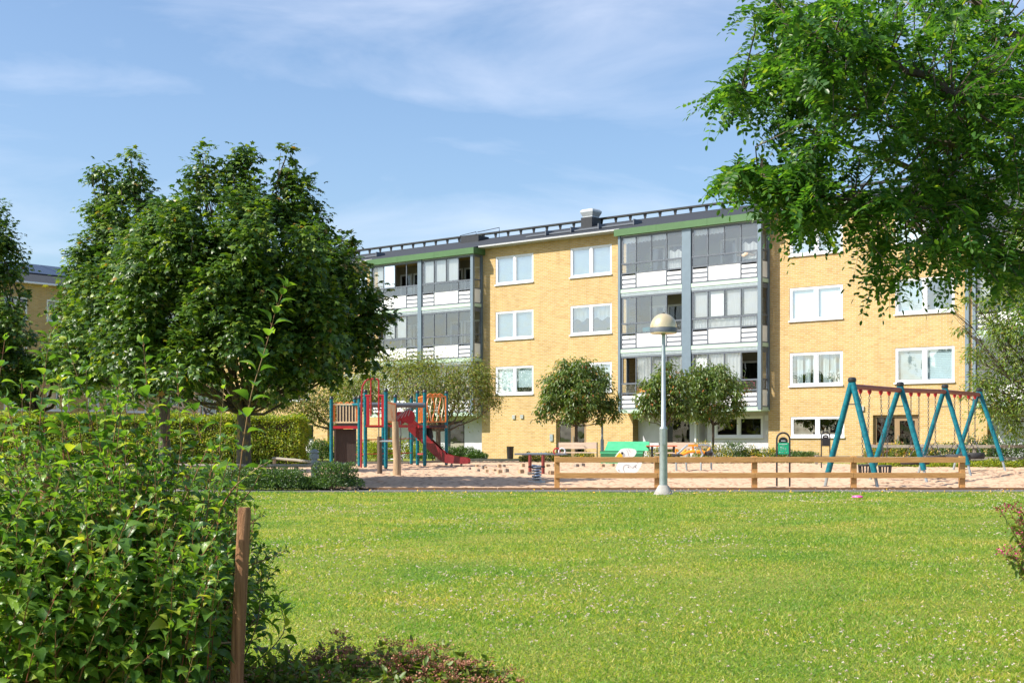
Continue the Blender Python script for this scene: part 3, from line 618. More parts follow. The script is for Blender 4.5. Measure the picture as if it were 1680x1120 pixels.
# window under the ground floor: dark panes
for a, b in ENT:
    d = MB(); y0 = .14; m_ = (a+b)/2-.05
    for (p, q, z0, z1) in ((a, b, 2.02, 2.12), (a, a+.1, B0, 2.02), (b-.1, b, B0, 2.02), (m_-.05, m_+.05, B0, 2.02), (m_+.05, m_+.17, B0, 2.02), (b-.22, b-.1, B0, 2.02), (m_+.17, b-.22, 1.88, 2.02), (m_+.17, b-.22, B0, .35), (a+.1, m_-.05, .9, .98)):
        d.box(p, q, y0, y0+.07, z0, z1)
    en = obj('entrance_door', d, M['doorwood'], bld, local=True); g = MB(); g.add([(a+.1, y0+.04, B0), (b-.1, y0+.04, B0), (b-.1, y0+.04, 2.02), (a+.1, y0+.04, 2.02)], [(0,1,2,3)]); obj('pane', g, M['dglass'], en, local=True)
    g = MB(); g.tube([(m_+.12, y0-.05, .8), (m_+.12, y0-.05, 1.3)], .018, 6); obj('handle', g, M['alu'], en, local=True)
d = MB(); d.box(-14.9, -13.82, .12, .18, B0, 2.0); d.box(-14.8, -13.92, .10, .119, 1.2, 1.9, 2); d.box(-14.8, -13.92, .10, .119, .1, 1.1, 1); obj('door', d, [M['darkframe'], M['sheet'], M['dglass']], bld, local=True)
d = MB(); d.box(-12.61, -11.71, .12, .18, B0, 2.0); obj('door', d, M['doorwood'], bld, local=True)
for s, z in ((facade(843.7), 2.27), (facade(857), 2.29), (facade(1415), 2.40), (facade(1640), 2.4)):
    d = MB(); d.box(s-.09, s+.09, -.07, -.003, z-.1, z+.1); obj('vent_box', d, M['alu'], bld, local=True)
d = MB(); d.box(facade(903), facade(908), -.06, -.003, 1.05, 1.4); obj('intercom', d, M['galv'], bld, local=True)
d = MB(); d.box(24.45, 24.6, -.12, -.003, 3.0, 10.9); obj('downpipe', d, M['bluegrey'], bld, local=True)
# ---- perpendicular wing at the far left
ox, oy = at(0, 83), 83.0
wing = thing('apartment_building', 'shaded brick apartment wing with dark roof panels at the far left behind the maples', 'building', (ox, oy, 0), math.atan2(.771, .637))
hs = []; wl = []
for i in range(9):
    for k in range(3):
        s = .4-9+i*2.95; z = 3.0+2.85*k; hs.append((s, s+1.6, z, z+1.4, .12)); wl.append((s, s+1.6, z, z+1.4))
for i in range(9): s = .4-9+i*2.95; hs.append((s, s+1.6, .9, 1.7, .12)); wl.append((s, s+1.6, .9, 1.7))
obj('wall', wall(-12, 24, -.3, 11.0, hs, .12, M['brick'], wing), M['brick'], wing, local=True)
for q, wv in enumerate(wl): window(wing, *wv, kinds=(('blind','none'),('none','half'),('curtain','none'))[q % 3])
mb = MB(); mb.add([(-12, 0, -.3), (-12, 11, -.3), (-12, 11, 11), (-12, 5.5, 12.9), (-12, 0, 11)], [(0,1,2,3,4)]); mb.add([(24, 0, -.3), (24, 11, -.3), (24, 11, 11), (24, 5.5, 12.9), (24, 0, 11)], [(0,1,2,3,4)]); mb.add([(-12, 11, -.3), (24, 11, -.3), (24, 11, 11), (-12, 11, 11)], [(0,1,2,3)])
obj('end_wall', mb, M['brick'], wing, local=True)
mb = MB(); mb.add([(-12.3, -.4, 11.05), (24.3, -.4, 11.05), (24.3, 5.5, 13), (-12.3, 5.5, 13)], [(0,1,2,3)]); mb.add([(-12.3, 11.4, 11.05), (24.3, 11.4, 11.05), (24.3, 5.5, 13), (-12.3, 5.5, 13)], [(0,1,2,3)])
wr = obj('roof', mb, M['roof'], wing, local=True)
mb = MB()
for i in range(14):
    a = -12+i*2.55; f = lambda y: 11.05+(13-11.05)*(y+.4)/5.9+.09
    mb.add([(a, 2.2, f(2.2)), (a+2.5, 2.2, f(2.2)), (a+2.5, 5.2, f(5.2)), (a, 5.2, f(5.2)), (a, 2.2, f(2.2)-.05), (a+2.5, 2.2, f(2.2)-.05), (a+2.5, 5.2, f(5.2)-.05), (a, 5.2, f(5.2)-.05)], [(0,1,2,3),(7,6,5,4),(0,4,5,1),(1,5,6,2),(2,6,7,3),(3,7,4,0)])
obj('roof_panel', mb, M['solar'], wr, local=True)
mb = MB(); mb.box(-12.3, 24.3, -.5, -.4, 10.97, 11.06); mb.box(-12.3, 24.3, -.398, -.002, 10.94, 10.98); obj('gutter', mb, M['alu'], wr, local=True)
mb = MB(); mb.add([(-11.9, 3.5, 0), (23.9, 3.5, 0), (23.9, 3.5, 11), (-11.9, 3.5, 11)], [(0,1,2,3)]); obj('interior_wall', mb, M['interior'], wing, local=True)
# ================================================================= PLAYGROUND
def W(u, v, Y): return (at(u, Y), Y, zat(v, Y))
# ---- climbing tower
b0 = G(640, 767); tw = thing('climbing_tower', 'teal, red and orange climbing tower with a red slide on the sand', 'play tower', (b0[0], b0[1], b0[2]))
posts = [(543.6, 766, 654.5), (582, 764.6, 655), (589.5, 767, 653.5), (599.4, 768.6, 643.5), (633, 770.6, 642), (628.5, 765, 652), (648.5, 766.5, 651.5), (675, 763.6, 653.5), (685, 765, 644.5), (696.7, 767, 643.5), (732.3, 764.7, 645.2)]
PP = []
for u, vb, vt in posts:
    x, Y, z = G(u, vb); zt = zat(vt, Y); p = MB(); p.tube([(x, Y, z+.08), (x, Y, zt)], .062, 12); po = obj('post', p, M['teal'], tw, smooth=True)
    p = MB(); p.lathe([(.075, 0), (.075, .05), (.045, .09)], (x, Y, zt), 12); obj('post_cap', p, M['black'], po, smooth=True); p = MB(); p.tube([(x, Y, z-.1), (x, Y, z+.085)], .05, 8); obj('post_foot', p, M['black'], po, smooth=True); PP.append((x, Y, z, zt))
def tb(name, pts, r, m, n=8): p = MB(); p.tube(pts, r, n); return obj(name, p, M[m], tw, smooth=True)
Y1 = 46.7
# left deck
p = MB(); p.box(at(547,Y1), at(586,Y1), Y1-.02, Y1+1.0, zat(700,Y1)-.02, zat(700,Y1)+.03); obj('deck', p, M['black'], tw)
p = MB(); p.box(at(547,Y1), at(587,Y1), Y1-.08, Y1-.03, zat(703,Y1), zat(698.5,Y1)); obj('deck_beam', p, M['redplastic'], tw)
p = MB(); p.bar(W(546,663,Y1), W(588,663,Y1), .05, .05); p.bar(W(546,692.5,Y1), W(588,692.5,Y1), .05, .05); rl = obj('railing', p, M['cream'], tw)
p = MB()
for i in range(7): u = 553+i*5.0; p.bar(W(u,692,Y1), W(u,663,Y1), .035, .02)
obj('slat', p, M['cream'], rl)
p = MB(); p.box(at(546,Y1), at(550,Y1), Y1-.02, Y1+.02, zat(691.5,Y1), zat(664,Y1)); p.box(at(584.5,Y1), at(588,Y1), Y1-.02, Y1+.02, zat(691.5,Y1), zat(664,Y1))
for u in (552, 559, 570, 578): p.tube([W(u-3,662,Y1), W(u-1.5,660,Y1), W(u+1.5,660,Y1), W(u+3,662,Y1)], .02, 6)
obj('rail_trim', p, M['orange'], rl)
p = MB(); p.box(at(548,Y1), at(585,Y1), Y1+.9, Y1+.96, zat(700,Y1), zat(662,Y1)); obj('wood_panel', p, M['darkwood'], tw); p = MB(); p.box(at(547.5,Y1), at(583,Y1), Y1+.1, Y1+.15, zg(Y1)-.02, zat(703.5,Y1))
obj('wood_panel', p, M['darkwood'], tw)
# red centre frame
Y2 = 43.0
for a, c in ((601.5,606.3), (625.8,631)):
    p = MB(); p.box(at(a,Y2), at(c,Y2), Y2-.03, Y2+.02, zat(697,Y2), zat(649.5,Y2)); obj('side_panel', p, M['redplastic'], tw, bevel=.01)
p = MB(); p.tube([W(599,649,Y2), W(607,649,Y2)], .035, 8); p.tube([W(621,649,Y2), W(633,649,Y2)], .035, 8); p.bar(W(600,698.5,Y2), W(633,698.5,Y2), .06, .055); obj('frame_bar', p, M['red'], tw)
p = MB(); p.box(at(600,Y2), at(632,Y2), Y2+.05, Y2+1.6, zat(700.5,Y2), zat(698.5,Y2)); obj('deck', p, M['black'], tw)
# fireman loop
x1, x2, x3 = at(593.5,43.2), at(608.6,43.2), at(621.5,43.2); zt = zat(621.5,43.2)
tb('climbing_pole', [(x1-.02, 43.2, zg(43)-.05), (x1, 43.2, zt-.45), (x1+.03, 43.2, zt-.22), (x1+.12, 43.2, zt-.07), (x1+.24, 43.2, zt), (x3-.06, 43.2, zt), (x3-.01, 43.2, zt-.04), (x3, 43.2, zt-.12), (x3, 43.2, zat(698,43.2))], .028, 'red')
tb('climbing_pole', [(x2, 43.2, zt), (x2, 43.2, zat(682,43.2))], .024, 'red'); tb('climbing_pole', [(x3, 43.2, zat(698,43.2)), (x3, 43.2, zat(716,43.2))], .018, 'galv')
# slanted orange panel beside the centre
a = W(635,0,42.3); c = W(648.5,0,44.6)
p = MB(); p.bar((a[0],a[1],zat(676.5,43.2)), (c[0],c[1],zat(676.5,43.2)), .03, .60); pn = obj('panel', p, M['cream'], tw)
p = MB()
for vv in (661,692): p.bar((a[0],a[1]-.02,zat(vv,43.2)), (c[0],c[1]-.02,zat(vv,43.2)), .06, .05)
for q in (a,c): p.bar((q[0],q[1]-.03,zat(692,43.2)), (q[0],q[1]-.03,zat(661,43.2)), .06, .06)
m1 = [(a[0]+(c[0]-a[0])*t, a[1]+(c[1]-a[1])*t-.05, zat(v_,43.2)) for t, v_ in ((.35,672),(.5,684),(.42,668),(.68,688),(.62,674),(.5,690))]
p.tube(m1, .02, 6); obj('panel_trim', p, M['orange'], pn)
# overhead beam and back deck
tb('overhead_beam', [W(590,664,44.5), W(697,664.5,45)], .085, 'darkframe', 10); tb('overhead_beam', [W(560,664,47.4), W(600,663,46)], .05, 'teal', 8)
p = MB(); p.bar(W(634,698.5,45), W(675,698.5,46), .5, .05); p.bar(W(634,698.5,44.6), W(676,699,45.6), .04, .09); obj('deck', p, M['redplastic'], tw)
p = MB(); Y4 = 46.2; p.box(at(687,Y4), at(731,Y4), Y4, Y4+1.2, zat(701,Y4), zat(698,Y4)); obj('deck', p, M['black'], tw)
p = MB(); p.bar(W(686,699.5,46), W(732,699.5,46.6), .05, .09); obj('deck_beam', p, M['redplastic'], tw)
# right railing with wavy slats
YA, YB = 45.7, 47.9
def rp_(u, v): t = (u-697)/(732-697); Y = YA+(YB-YA)*t; return W(u, v, Y)
p = MB(); p.bar(rp_(698,650.5), rp_(731,650), .05, .05); p.bar(rp_(698,692), rp_(731,691.5), .05, .05); p.bar(rp_(731,691), rp_(731,651), .05, .06); p.bar(rp_(699,691), rp_(699,651), .04, .05)
for u in (706,714,722): p.tube([rp_(u-5,650), rp_(u-3,646.8), rp_(u,645.8), rp_(u+3,646.8), rp_(u+5,650)], .025, 6)
rl = obj('railing', p, M['orange'], tw)
p = MB()
for i in range(6):
    u = 702+i*4.8; ph = i*1.9; p.tube([rp_(u+1.5*math.sin(ph+k*.9), 692-k*5.2) for k in range(9)], .02, 6, mi=i % 2)
obj('slat', p, [M['orange'], M['cream']], rl, smooth=True)
p = MB(); q1, q2 = W(687,0,47.6), W(694.5,0,46)
for vv in (651,692): p.bar((q1[0],q1[1],zat(vv,46.8)), (q2[0],q2[1],zat(vv,46.8)), .05, .05)
for t in (0,.35,.7,1): p.bar((q1[0]+(q2[0]-q1[0])*t, q1[1]+(q2[1]-q1[1])*t, zat(692,46.8)), (q1[0]+(q2[0]-q1[0])*t, q1[1]+(q2[1]-q1[1])*t, zat(651,46.8)), .04, .04)
obj('railing', p, M['orange'], tw)
for vv in (721,744.5):
    tb('rung', [W(686,vv,47.6), W(696,vv,45.8)], .03, 'redplastic'); tb('rung', [W(584,vv+.5,47.5), W(599,vv+1,44)], .016, 'red'); tb('rung', [W(600,vv,46.5), W(675,vv-2,48)], .016, 'red')
tb('rung', [W(628.5,735,47.3), W(648,736,47)], .014, 'galv'); tb('rung', [W(628.5,752,47.3), W(648,753,47)], .014, 'galv')
tb('rope', [W(657,690,46), W(657.5,715,46), W(656.5,748,46), W(661,756,45.7)], .018, 'net')
for k in range(5): tb('rope', [W(646+k*6,690-k*2,45.4), W(660+k*4,676-k*3,45.5), W(681+k*2,668,45.8)], .010, 'net')
p = MB(); p.lathe([(.26, 0), (.29, .03), (.26, .06)], (0,0,0), 18); rot = Matrix.Rotation(R(90), 4, 'X')
for (u, v, Y) in ((655.5,686,46.6), (670,683,46.2)):
    q = MB(); q.lathe([(.15, 0), (.23, 0), (.24, .04), (.23, .08), (.15, .08)], (0,0,0), 20); P0 = Vector(W(u,v,Y)); q.v = [tuple(rot @ Vector(a)+P0) for a in q.v]; obj('entry_ring', q, M['slide'], tw, smooth=True)
# slide chute
def chute(pts, wv, h, name='slide', m='slide'):
    p = MB(); n = len(pts); wv = Vector(wv)
    for side in (0, 1):
        o = len(p.v)
        for i, c in enumerate(pts):
            c = Vector(c); b = c+wv*(side-.5); out_ = wv.normalized()*(.035 if side else -.035); hh = h[i] if isinstance(h, list) else h
            for q in (b, b+out_, b+out_+Vector((0,0,hh)), b+Vector((0,0,hh))): p.v.append(tuple(q))
        for i in range(n-1):
            for k in range(4): p.f.append((o+i*4+k, o+i*4+(k+1)%4, o+i*4+4+(k+1)%4, o+i*4+4+k)); p.m.append(0)
        p.f += [(o,o+1,o+2,o+3), (o+4*n-4,o+4*n-3,o+4*n-2,o+4*n-1)]; p.m += [0,0]
    o = len(p.v)
    for c in pts:
        c = Vector(c)
        for q in (c-wv*.5+Vector((0,0,.04)), c+wv*.5+Vector((0,0,.04)), c+wv*.5, c-wv*.5): p.v.append(tuple(q))
    for i in range(n-1):
        for k in range(4): p.f.append((o+i*4+k, o+i*4+(k+1)%4, o+i*4+4+(k+1)%4, o+i*4+4+k)); p.m.append(0)
    return obj(name, p, M[m], tw)
sp = [W(672,706,46.8), W(690,722,46.7), W(708,741,46.5), W(724,755,46.2), W(734,759,46), W(748,760,45.8), W(764,760.5,45.6), W(770,760,45.5)]
chute(sp, (.05,.55,0), [.48,.46,.44,.40,.30,.25,.22,.16])
p = MB()
for q in (W(741,759,45.9), W(757,760.5,45.7)): p.tube([(q[0],q[1],zg(45.7)-.05), (q[0],q[1],q[2])], .035, 8)
obj('slide_foot', p, M['galv'], tw)
p = MB(); p.tube([W(704,702,46.6), W(705,716,46.5), W(703,724,46.4), W(701,733,46.4)], [.10,.13,.12,.05], 8); obj('climbing_grip', p, M['rubber'], tw, smooth=True)
# ---- chin-up bar between two logs
x, Y, z = G(651, 782); t = thing('pull_up_bar', 'short steel pull-up bar between a dark stump and a tall pale log', 'pull-up bar', (x, Y, z))
p = MB(); p.tube([(x, Y, z-.1), (x+.01, Y, z+.5), (x-.03, Y, z+1.0), (x-.04, Y, zat(691, Y))], [.115,.105,.095,.085], 14); obj('log', p, M['log'], t, smooth=True)
x2, Y2_, z2 = G(623, 779); p = MB(); p.tube([(x2, Y2_, z2-.1), (x2, Y2_, z2+.5), (x2-.01, Y2_, zat(715.5, Y2_))], [.075,.068,.064], 12); obj('stump', p, M['logdark'], t, smooth=True)
p = MB(); p.tube([(x2, Y2_, zat(723.5, Y2_)), (x-.03, Y, zat(723, Y))], .022, 8); obj('bar', p, M['alu'], t, smooth=True)
# ---- stump posts (balancing course)
stumps = [(770,766,772.7,5),(782.6,762,768,5),(784.8,769,774.5,5.5),(792,763,771.5,5),(797,765.5,769,4.5),(799,769.8,776.4,5.5),(811.6,769,774.6,5.5),(819.3,761,768.7,6),(826.3,761.7,768,6),
 (820,770.5,778.6,8),(831,768.4,776.6,7.5),(858.4,760,768.4,6),(855,770,778.6,9),(868.6,774,780.7,8),(877,762,766,7),(898.4,761,767.4,8),(905,772,779.9,9),(910,760,767,6),(945.8,760.8,767.5,8),(956,759.7,766.7,7),(988,761,768,7.5),(1004.7,760,766.7,7)]
SL_ = ['wooden stepping block nearest the foot of the red slide', 'small wooden stepping block at the back left of the balancing course', 'wooden stepping block low in the front left of the balancing course', 'tall dark wooden stepping block in the back left cluster',
 'tiny wooden stepping block lying lowest in the left cluster', 'wooden stepping block at the front of the left cluster', 'wooden stepping block left of the tall front pair', 'taller wooden stepping block at the back below the round litter bin', 'wooden stepping block directly below the litter bin, right of a taller one',
 'front wooden stepping block with a sunlit left face below the litter bin', 'front wooden stepping block with pale side, right of its twin below the litter bin', 'tall dark stepping block left of the seesaw', 'broad sunlit stepping block in front, left of the seesaw', 'dark stepping block touching the left foot of the seesaw frame',
 'stepping block seen behind the spring between the seesaw posts', 'broad stepping block at the back just right of the seesaw', 'broad sunlit stepping block in front, left of the first fence post', 'narrow stepping block hidden partly by the first fence post', 'stepping block seen between the fence rails below the bench, left one of a pair',
 'stepping block seen between the fence rails below the bench, right one of a pair', 'stepping block at the left foot of the green box', 'stepping block between the green box and the duck rider']
for (u, vt, vb, wp_), lab in zip(stumps, SL_):
    x, Y, z = G(u, vb); wd = wp_*Y/FPX*.85; h = max(.08, (vb-vt)*Y/FPX); a = rng.uniform(0.1, .8); rm = Matrix.Translation((x, Y, z)) @ Matrix.Rotation(a, 4, 'Z') @ Matrix.Rotation(rng.uniform(-.05,.05), 4, 'X')
    p = MB(); p.box(-wd/2, wd/2, -wd/2, wd/2, -.08, h*.92, 0, rm); p.box(-wd/2+.012, wd/2-.012, -wd/2+.012, wd/2-.012, h*.92, h, 0, rm)
    solo('stepping_block', p, M['log' if rng.random() < .5 else 'greywood'], lab, 'stepping block', (x, Y, z), 'wooden stepping blocks in the sand')
# ---- seesaw and spring rider
x, Y, z = G(880, 780); t = thing('seesaw', 'seesaw with dark beam, two red posts and white ring handles at its right end', 'seesaw', (x, Y, z))
for u in (869.5, 891): p = MB(); p.tube([(at(u,Y), Y, z-.05), (at(u,Y), Y, zat(746,Y))], .045, 8); obj('post', p, M['brownred'], t, smooth=True)
p = MB(); p.bar(W(845,744.5,Y+.5), W(930,744.3,Y-.1), .09, .05); obj('beam', p, M['darkframe'], t)
p = MB(); p.tube([W(864,744.5,Y), W(898,744.5,Y)], .035, 8); obj('axle', p, M['bluegrey'], t)
for u in (913.5, 922):
    p = MB(); p.tube([(at(u,Y)+.085*math.cos(k*math.pi/8), Y, zat(740,Y)+.085*math.sin(k*math.pi/8)) for k in range(17)], .02, 6, cap=False); obj('ring_handle', p, M['white' if u > 920 else 'redplastic'], t, smooth=True)
x, Y, z = G(880.5, 793); t = thing('spring_rider', 'steel coil spring rider on a square grey base plate in the shaded sand', 'spring rider', (x, Y, z))
p = MB(); p.box(x-.20, x+.20, Y-.16, Y+.16, z-.02, z+.06); obj('base_plate', p, M['galv'], t)
p = MB(); nT = 5.5; pts = [(x+.10*math.cos(k*.45), Y+.10*math.sin(k*.45), z+.08+.36*k/(nT*14)) for k in range(int(nT*14)+1)]; p.tube(pts, .022, 6); obj('spring', p, M['alu'], t, smooth=True)
p = MB(); p.box(x-.20, x+.20, Y-.05, Y+.05, zat(766.5,Y), zat(764,Y)); p.tube([(x,Y,z+.1),(x,Y,z+.2)], .06, 8); p.box(x-.1,x+.1,Y-.08,Y+.08,zat(769,Y),zat(766.5,Y)); obj('seat_plate', p, M['black'], t)
# ---- duck rider
x, Y, z = G(1036, 785); t = thing('duck_rider', 'white duck shaped spring rider with an orange yellow beak behind the wooden fence', 'spring rider', (x, Y, z))
DO = [(1041.5,737),(1036,735.3),(1030,735),(1025,735.2),(1019.5,736.5),(1015.5,741),(1011.5,746),(1009.7,749),(1014,750.3),(1017.8,752.5),(1016,757.5),(1012.5,763),(1010.3,769),(1012,772),(1016,775),(1039,776),(1045,773.5),(1050,766),(1053.5,756),(1054.5,751.5),(1047,755.5),(1040,756.5),(1035,757),(1033.5,752.5),(1036,749.5),(1040,748),(1043,743.5),(1043.5,740)][::-1]
def ppoly(pts, Y): return [(at(u, Y), zat(v, Y)) for u, v in pts]
for dy, nm_ in ((-.14, 'side_panel'), (.12, 'side_panel')):
    p = MB(); p.prism(ppoly(DO, Y), Y+dy, Y+dy+.03); obj(nm_, p, M['duckwhite'], t)
p = MB(); p.prism(ppoly([(1015.3,741.8),(1009.2,749.2),(1021,749.2),(1019.6,745)], Y), Y-.155, Y-.143); obj('beak', p, M['yellow'], t)
p = MB(); p.tube([(at(1020,Y), Y-.16, zat(742.8,Y)), (at(1020,Y), Y-.141, zat(742.8,Y))], .03, 10)
for u, v in ((1014.5,771),(1030,765.3),(1041.5,765.3),(1044,757.5)): p.tube([(at(u,Y), Y-.15, zat(v,Y)), (at(u,Y), Y-.141, zat(v,Y))], .012, 8)
obj('eye', p, M['black'], t)
p = MB()
wing_ = [(1024,774),(1021.5,769),(1022.5,763.5),(1026.5,761.5),(1031,762.5),(1034.5,765.5),(1037,767),(1040,763.5),(1044,762)]; p.tube([(at(u,Y), Y-.142, zat(v,Y)) for u, v in wing_], .004, 5)
p.tube([(at(u,Y), Y-.142, zat(v,Y)) for u, v in ((1027,737),(1029.5,742),(1030,746),(1032,748))], .0035, 5); p.tube([(at(u,Y), Y-.142, zat(v,Y)) for u, v in ((1030,736),(1032,739),(1033.5,741))], .0035, 5)
obj('outline', p, M['duckline'], t)
p = MB(); p.box(at(1018,Y), at(1046,Y), Y-.10, Y+.11, zat(766,Y), zat(763,Y)); obj('seat', p, M['greywood'], t)
p = MB(); zs = zat(776,Y); k_ = 50; p.tube([(at(1038,Y)+.08*math.cos(k*.5), Y+.08*math.sin(k*.5), z+.05+(zs-z+.1)*k/k_) for k in range(k_+1)], .02, 6); obj('spring', p, M['darkframe'], t, smooth=True)
p = MB(); p.box(at(1031,Y), at(1045,Y), Y-.15, Y+.15, z-.03, z+.05); obj('base_plate', p, M['black'], t)
# ---- green box
x, Y, z = G(1020, 761.5); t = thing('storage_box', 'large green painted sand toy box with a sloping lid behind the duck rider', 'storage box', (x, Y, z), R(-9))
def lbox(name, x0, x1, y0, y1, z0, z1, m, par=t, bevel=0): p = MB(); p.box(x0, x1, y0, y1, z0, z1); return obj(name, p, M[m], par, local=True, bevel=bevel)
h = .52; wd = .82
lbox('box_body', -wd, wd-.02, 0, 1.0, 0, h-.10, 'greenpaint'); lbox('band', -wd-.015, wd-.005, -.015, 1.01, h-.19, h-.14, 'greenpaint2'); lbox('rim', -wd-.03, wd+.01, -.03, 1.03, h-.10, h, 'greenpaint'); lbox('band', -wd-.035, wd+.015, -.035, 1.035, h-.025, h+.005, 'greenpaint2')
p = MB(); p.add([(-wd+.14,.03,h+.01),(wd+.22,.03,h+.01),(wd+.24,.50,h+.38),(-wd+.24,.50,h+.38),(-wd+.14,1.0,h+.01),(wd+.22,1.0,h+.01)], [(0,1,2,3),(3,2,5,4),(0,3,4),(1,5,2),(0,4,5,1)]); obj('lid', p, M['greenpaint'], t, local=True, bevel=.01)
# ---- benches
def bench(label, u, v, Y, wd, rot, table=False):
    x, z = at(u, Y), zg(Y); t = thing('park_bench', label, 'bench', (x, Y, z), rot, 'park benches by the building')
    p = MB()
    for k in range(3): p.box(-wd/2, wd/2, -.30+k*.15, -.17+k*.15, .43, .47)
    obj('seat', p, M['beigewood'], t, local=True)
    p = MB()
    for k in range(2): p.box(-wd/2, wd/2, .17+.03*k, .20+.03*k, .60+.135*k, .725+.135*k)
    obj('backrest', p, M['beigewood'], t, local=True)
    for s in (-1, 1):
        p = MB(); e = s*(wd/2+.02); p.tube([(e, -.28, 0), (e, -.26, .42), (e, .10, .42), (e, .16, .55), (e, .26, .86)], .022, 8); p.tube([(e, .22, 0), (e, .10, .42)], .022, 8); p.tube([(e, -.28, .42), (e, -.30, .62), (e, -.22, .68), (e, .18, .66)], .02, 8)
        obj('leg', p, M['black'], t, local=True, smooth=True)
bench('bench with pale pinkish backrest standing before the brown entrance door', 947.5, 752, 54.5, 1.55, R(-4)); bench('bench with long pale backrest behind the orange climbing frame', 1122, 752, 53.5, 1.9, R(-4))
x, Y = at(1083, 52.5), 52.5; t = thing('picnic_table', 'red brown picnic table beside the green box, partly hidden by the lamp post', 'table', (x, Y, zg(Y)), R(-4))
def lb(name, *a): p = MB(); p.box(*a[:6]); return obj(name, p, M[a[6]], t, local=True)
lb('tabletop', -.55, .65, -.35, .35, .70, .745, 'terracotta'); lb('seat', -.2, .65, -.75, -.5, .43, .465, 'beigewood'); lb('seat', -.2, .65, .5, .75, .43, .465, 'beigewood')
for s in (-.35, .5): lb('leg', s, s+.07, -.7, .7, .38, .43, 'black'); lb('leg', s, s+.07, -.28, -.20, 0, .70, 'black'); lb('leg', s, s+.07, .20, .28, 0, .70, 'black')
# ---- climbing frame in steel and orange
x, Y, z = G(1138, 774); t = thing('play_arches', 'low steel tube arch frame with orange handles and saddles behind the fence', 'climbing frame', (x, Y, z))
for (ua, ub, vb, dy) in ((1110, 1150, 774.5, 0), (1126.5, 1167, 773.5, .35)):
    y = Y+dy; p = MB(); um = (ua+ub)/2
    p.tube([W(ua,vb+1,y), W(ua-1,750,y), W(ua+1,744,y), W(um-8,735,y), W(um-3,730.5,y), W(um+2,729.8,y), W(um+14,730,y), W(um+18,734,y), (at(ub+3,y),y,zat(745,y)), W(ub,750,y), W(ub,vb+1,y)], .03, 8); obj('arch', p, M['galv'], t, smooth=True)
p = MB(); p.bar(W(1129,730.3,Y), W(1145,730.3,Y), .09, .06); p.bar(W(1137,731,Y), W(1137,740,Y), .05, .04); p.tube([W(1119,745.5,Y), W(1129,741,Y), W(1140,739.5,Y)], .045, 8); p.tube([W(1117,745,Y+.2), W(1122,741,Y+.2), W(1125.5,737,Y+.2)], .035, 8); p.tube([W(1143,741,Y+.2), W(1150,740,Y+.2), W(1156,742,Y+.2)], .05, 8); p.tube([W(1149,735,Y+.3), W(1153,740,Y+.3)], .03, 8); p.tube([W(1165,734,Y+.3), W(1160,741,Y+.3)], .03, 8)
p.tube([W(1109,744,Y), W(1108.5,737,Y), W(1110,736,Y), W(1114,743,Y)], .022, 6)
obj('handle', p, M['orange2'], t, smooth=True)
p = MB(); p.lathe([(.17, 0), (.18, .03), (.10, .06)], W(1111,747.5,Y), 12); p.lathe([(.13, 0), (.14, .1), (.05, .14)], W(1162,747,Y+.3), 12); obj('saddle', p, M['rubber'], t, smooth=True)
# ---- litter bins
def bin_(label, u, vt, vb, vg, wpx):
    Y = (1-.13)*FPX/(vg-725); x = at(u, Y); t = thing('litter_bin', label, 'litter bin', (x, Y, zg(Y)), 0, 'litter bins')
    r = wpx*Y/FPX/2; zb, zt = zat(vb, Y), zat(vt, Y); p = MB(); p.lathe([(r*.85, zb), (r*.88, zb+.01), (r, zt-.04), (r*1.04, zt-.03), (r*1.04, zt), (r*.9, zt), (r*.8, zb+.05)], (x, Y, 0), 20); obj('container', p, M['black'], t, smooth=True)
    p = MB(); p.tube([(x, Y+r*.3, zg(Y)-.05), (x, Y+r*.3, zb+.05)], .03, 8); obj('pole', p, M['darkframe'], t)
bin_('black round litter bin on a pole at the foot of the brick wall', 837, 732, 752, 757.5, 11.5); bin_('black litter bin standing by the yellow flowering shrubs', 1240, 736, 751, 760, 12.5)
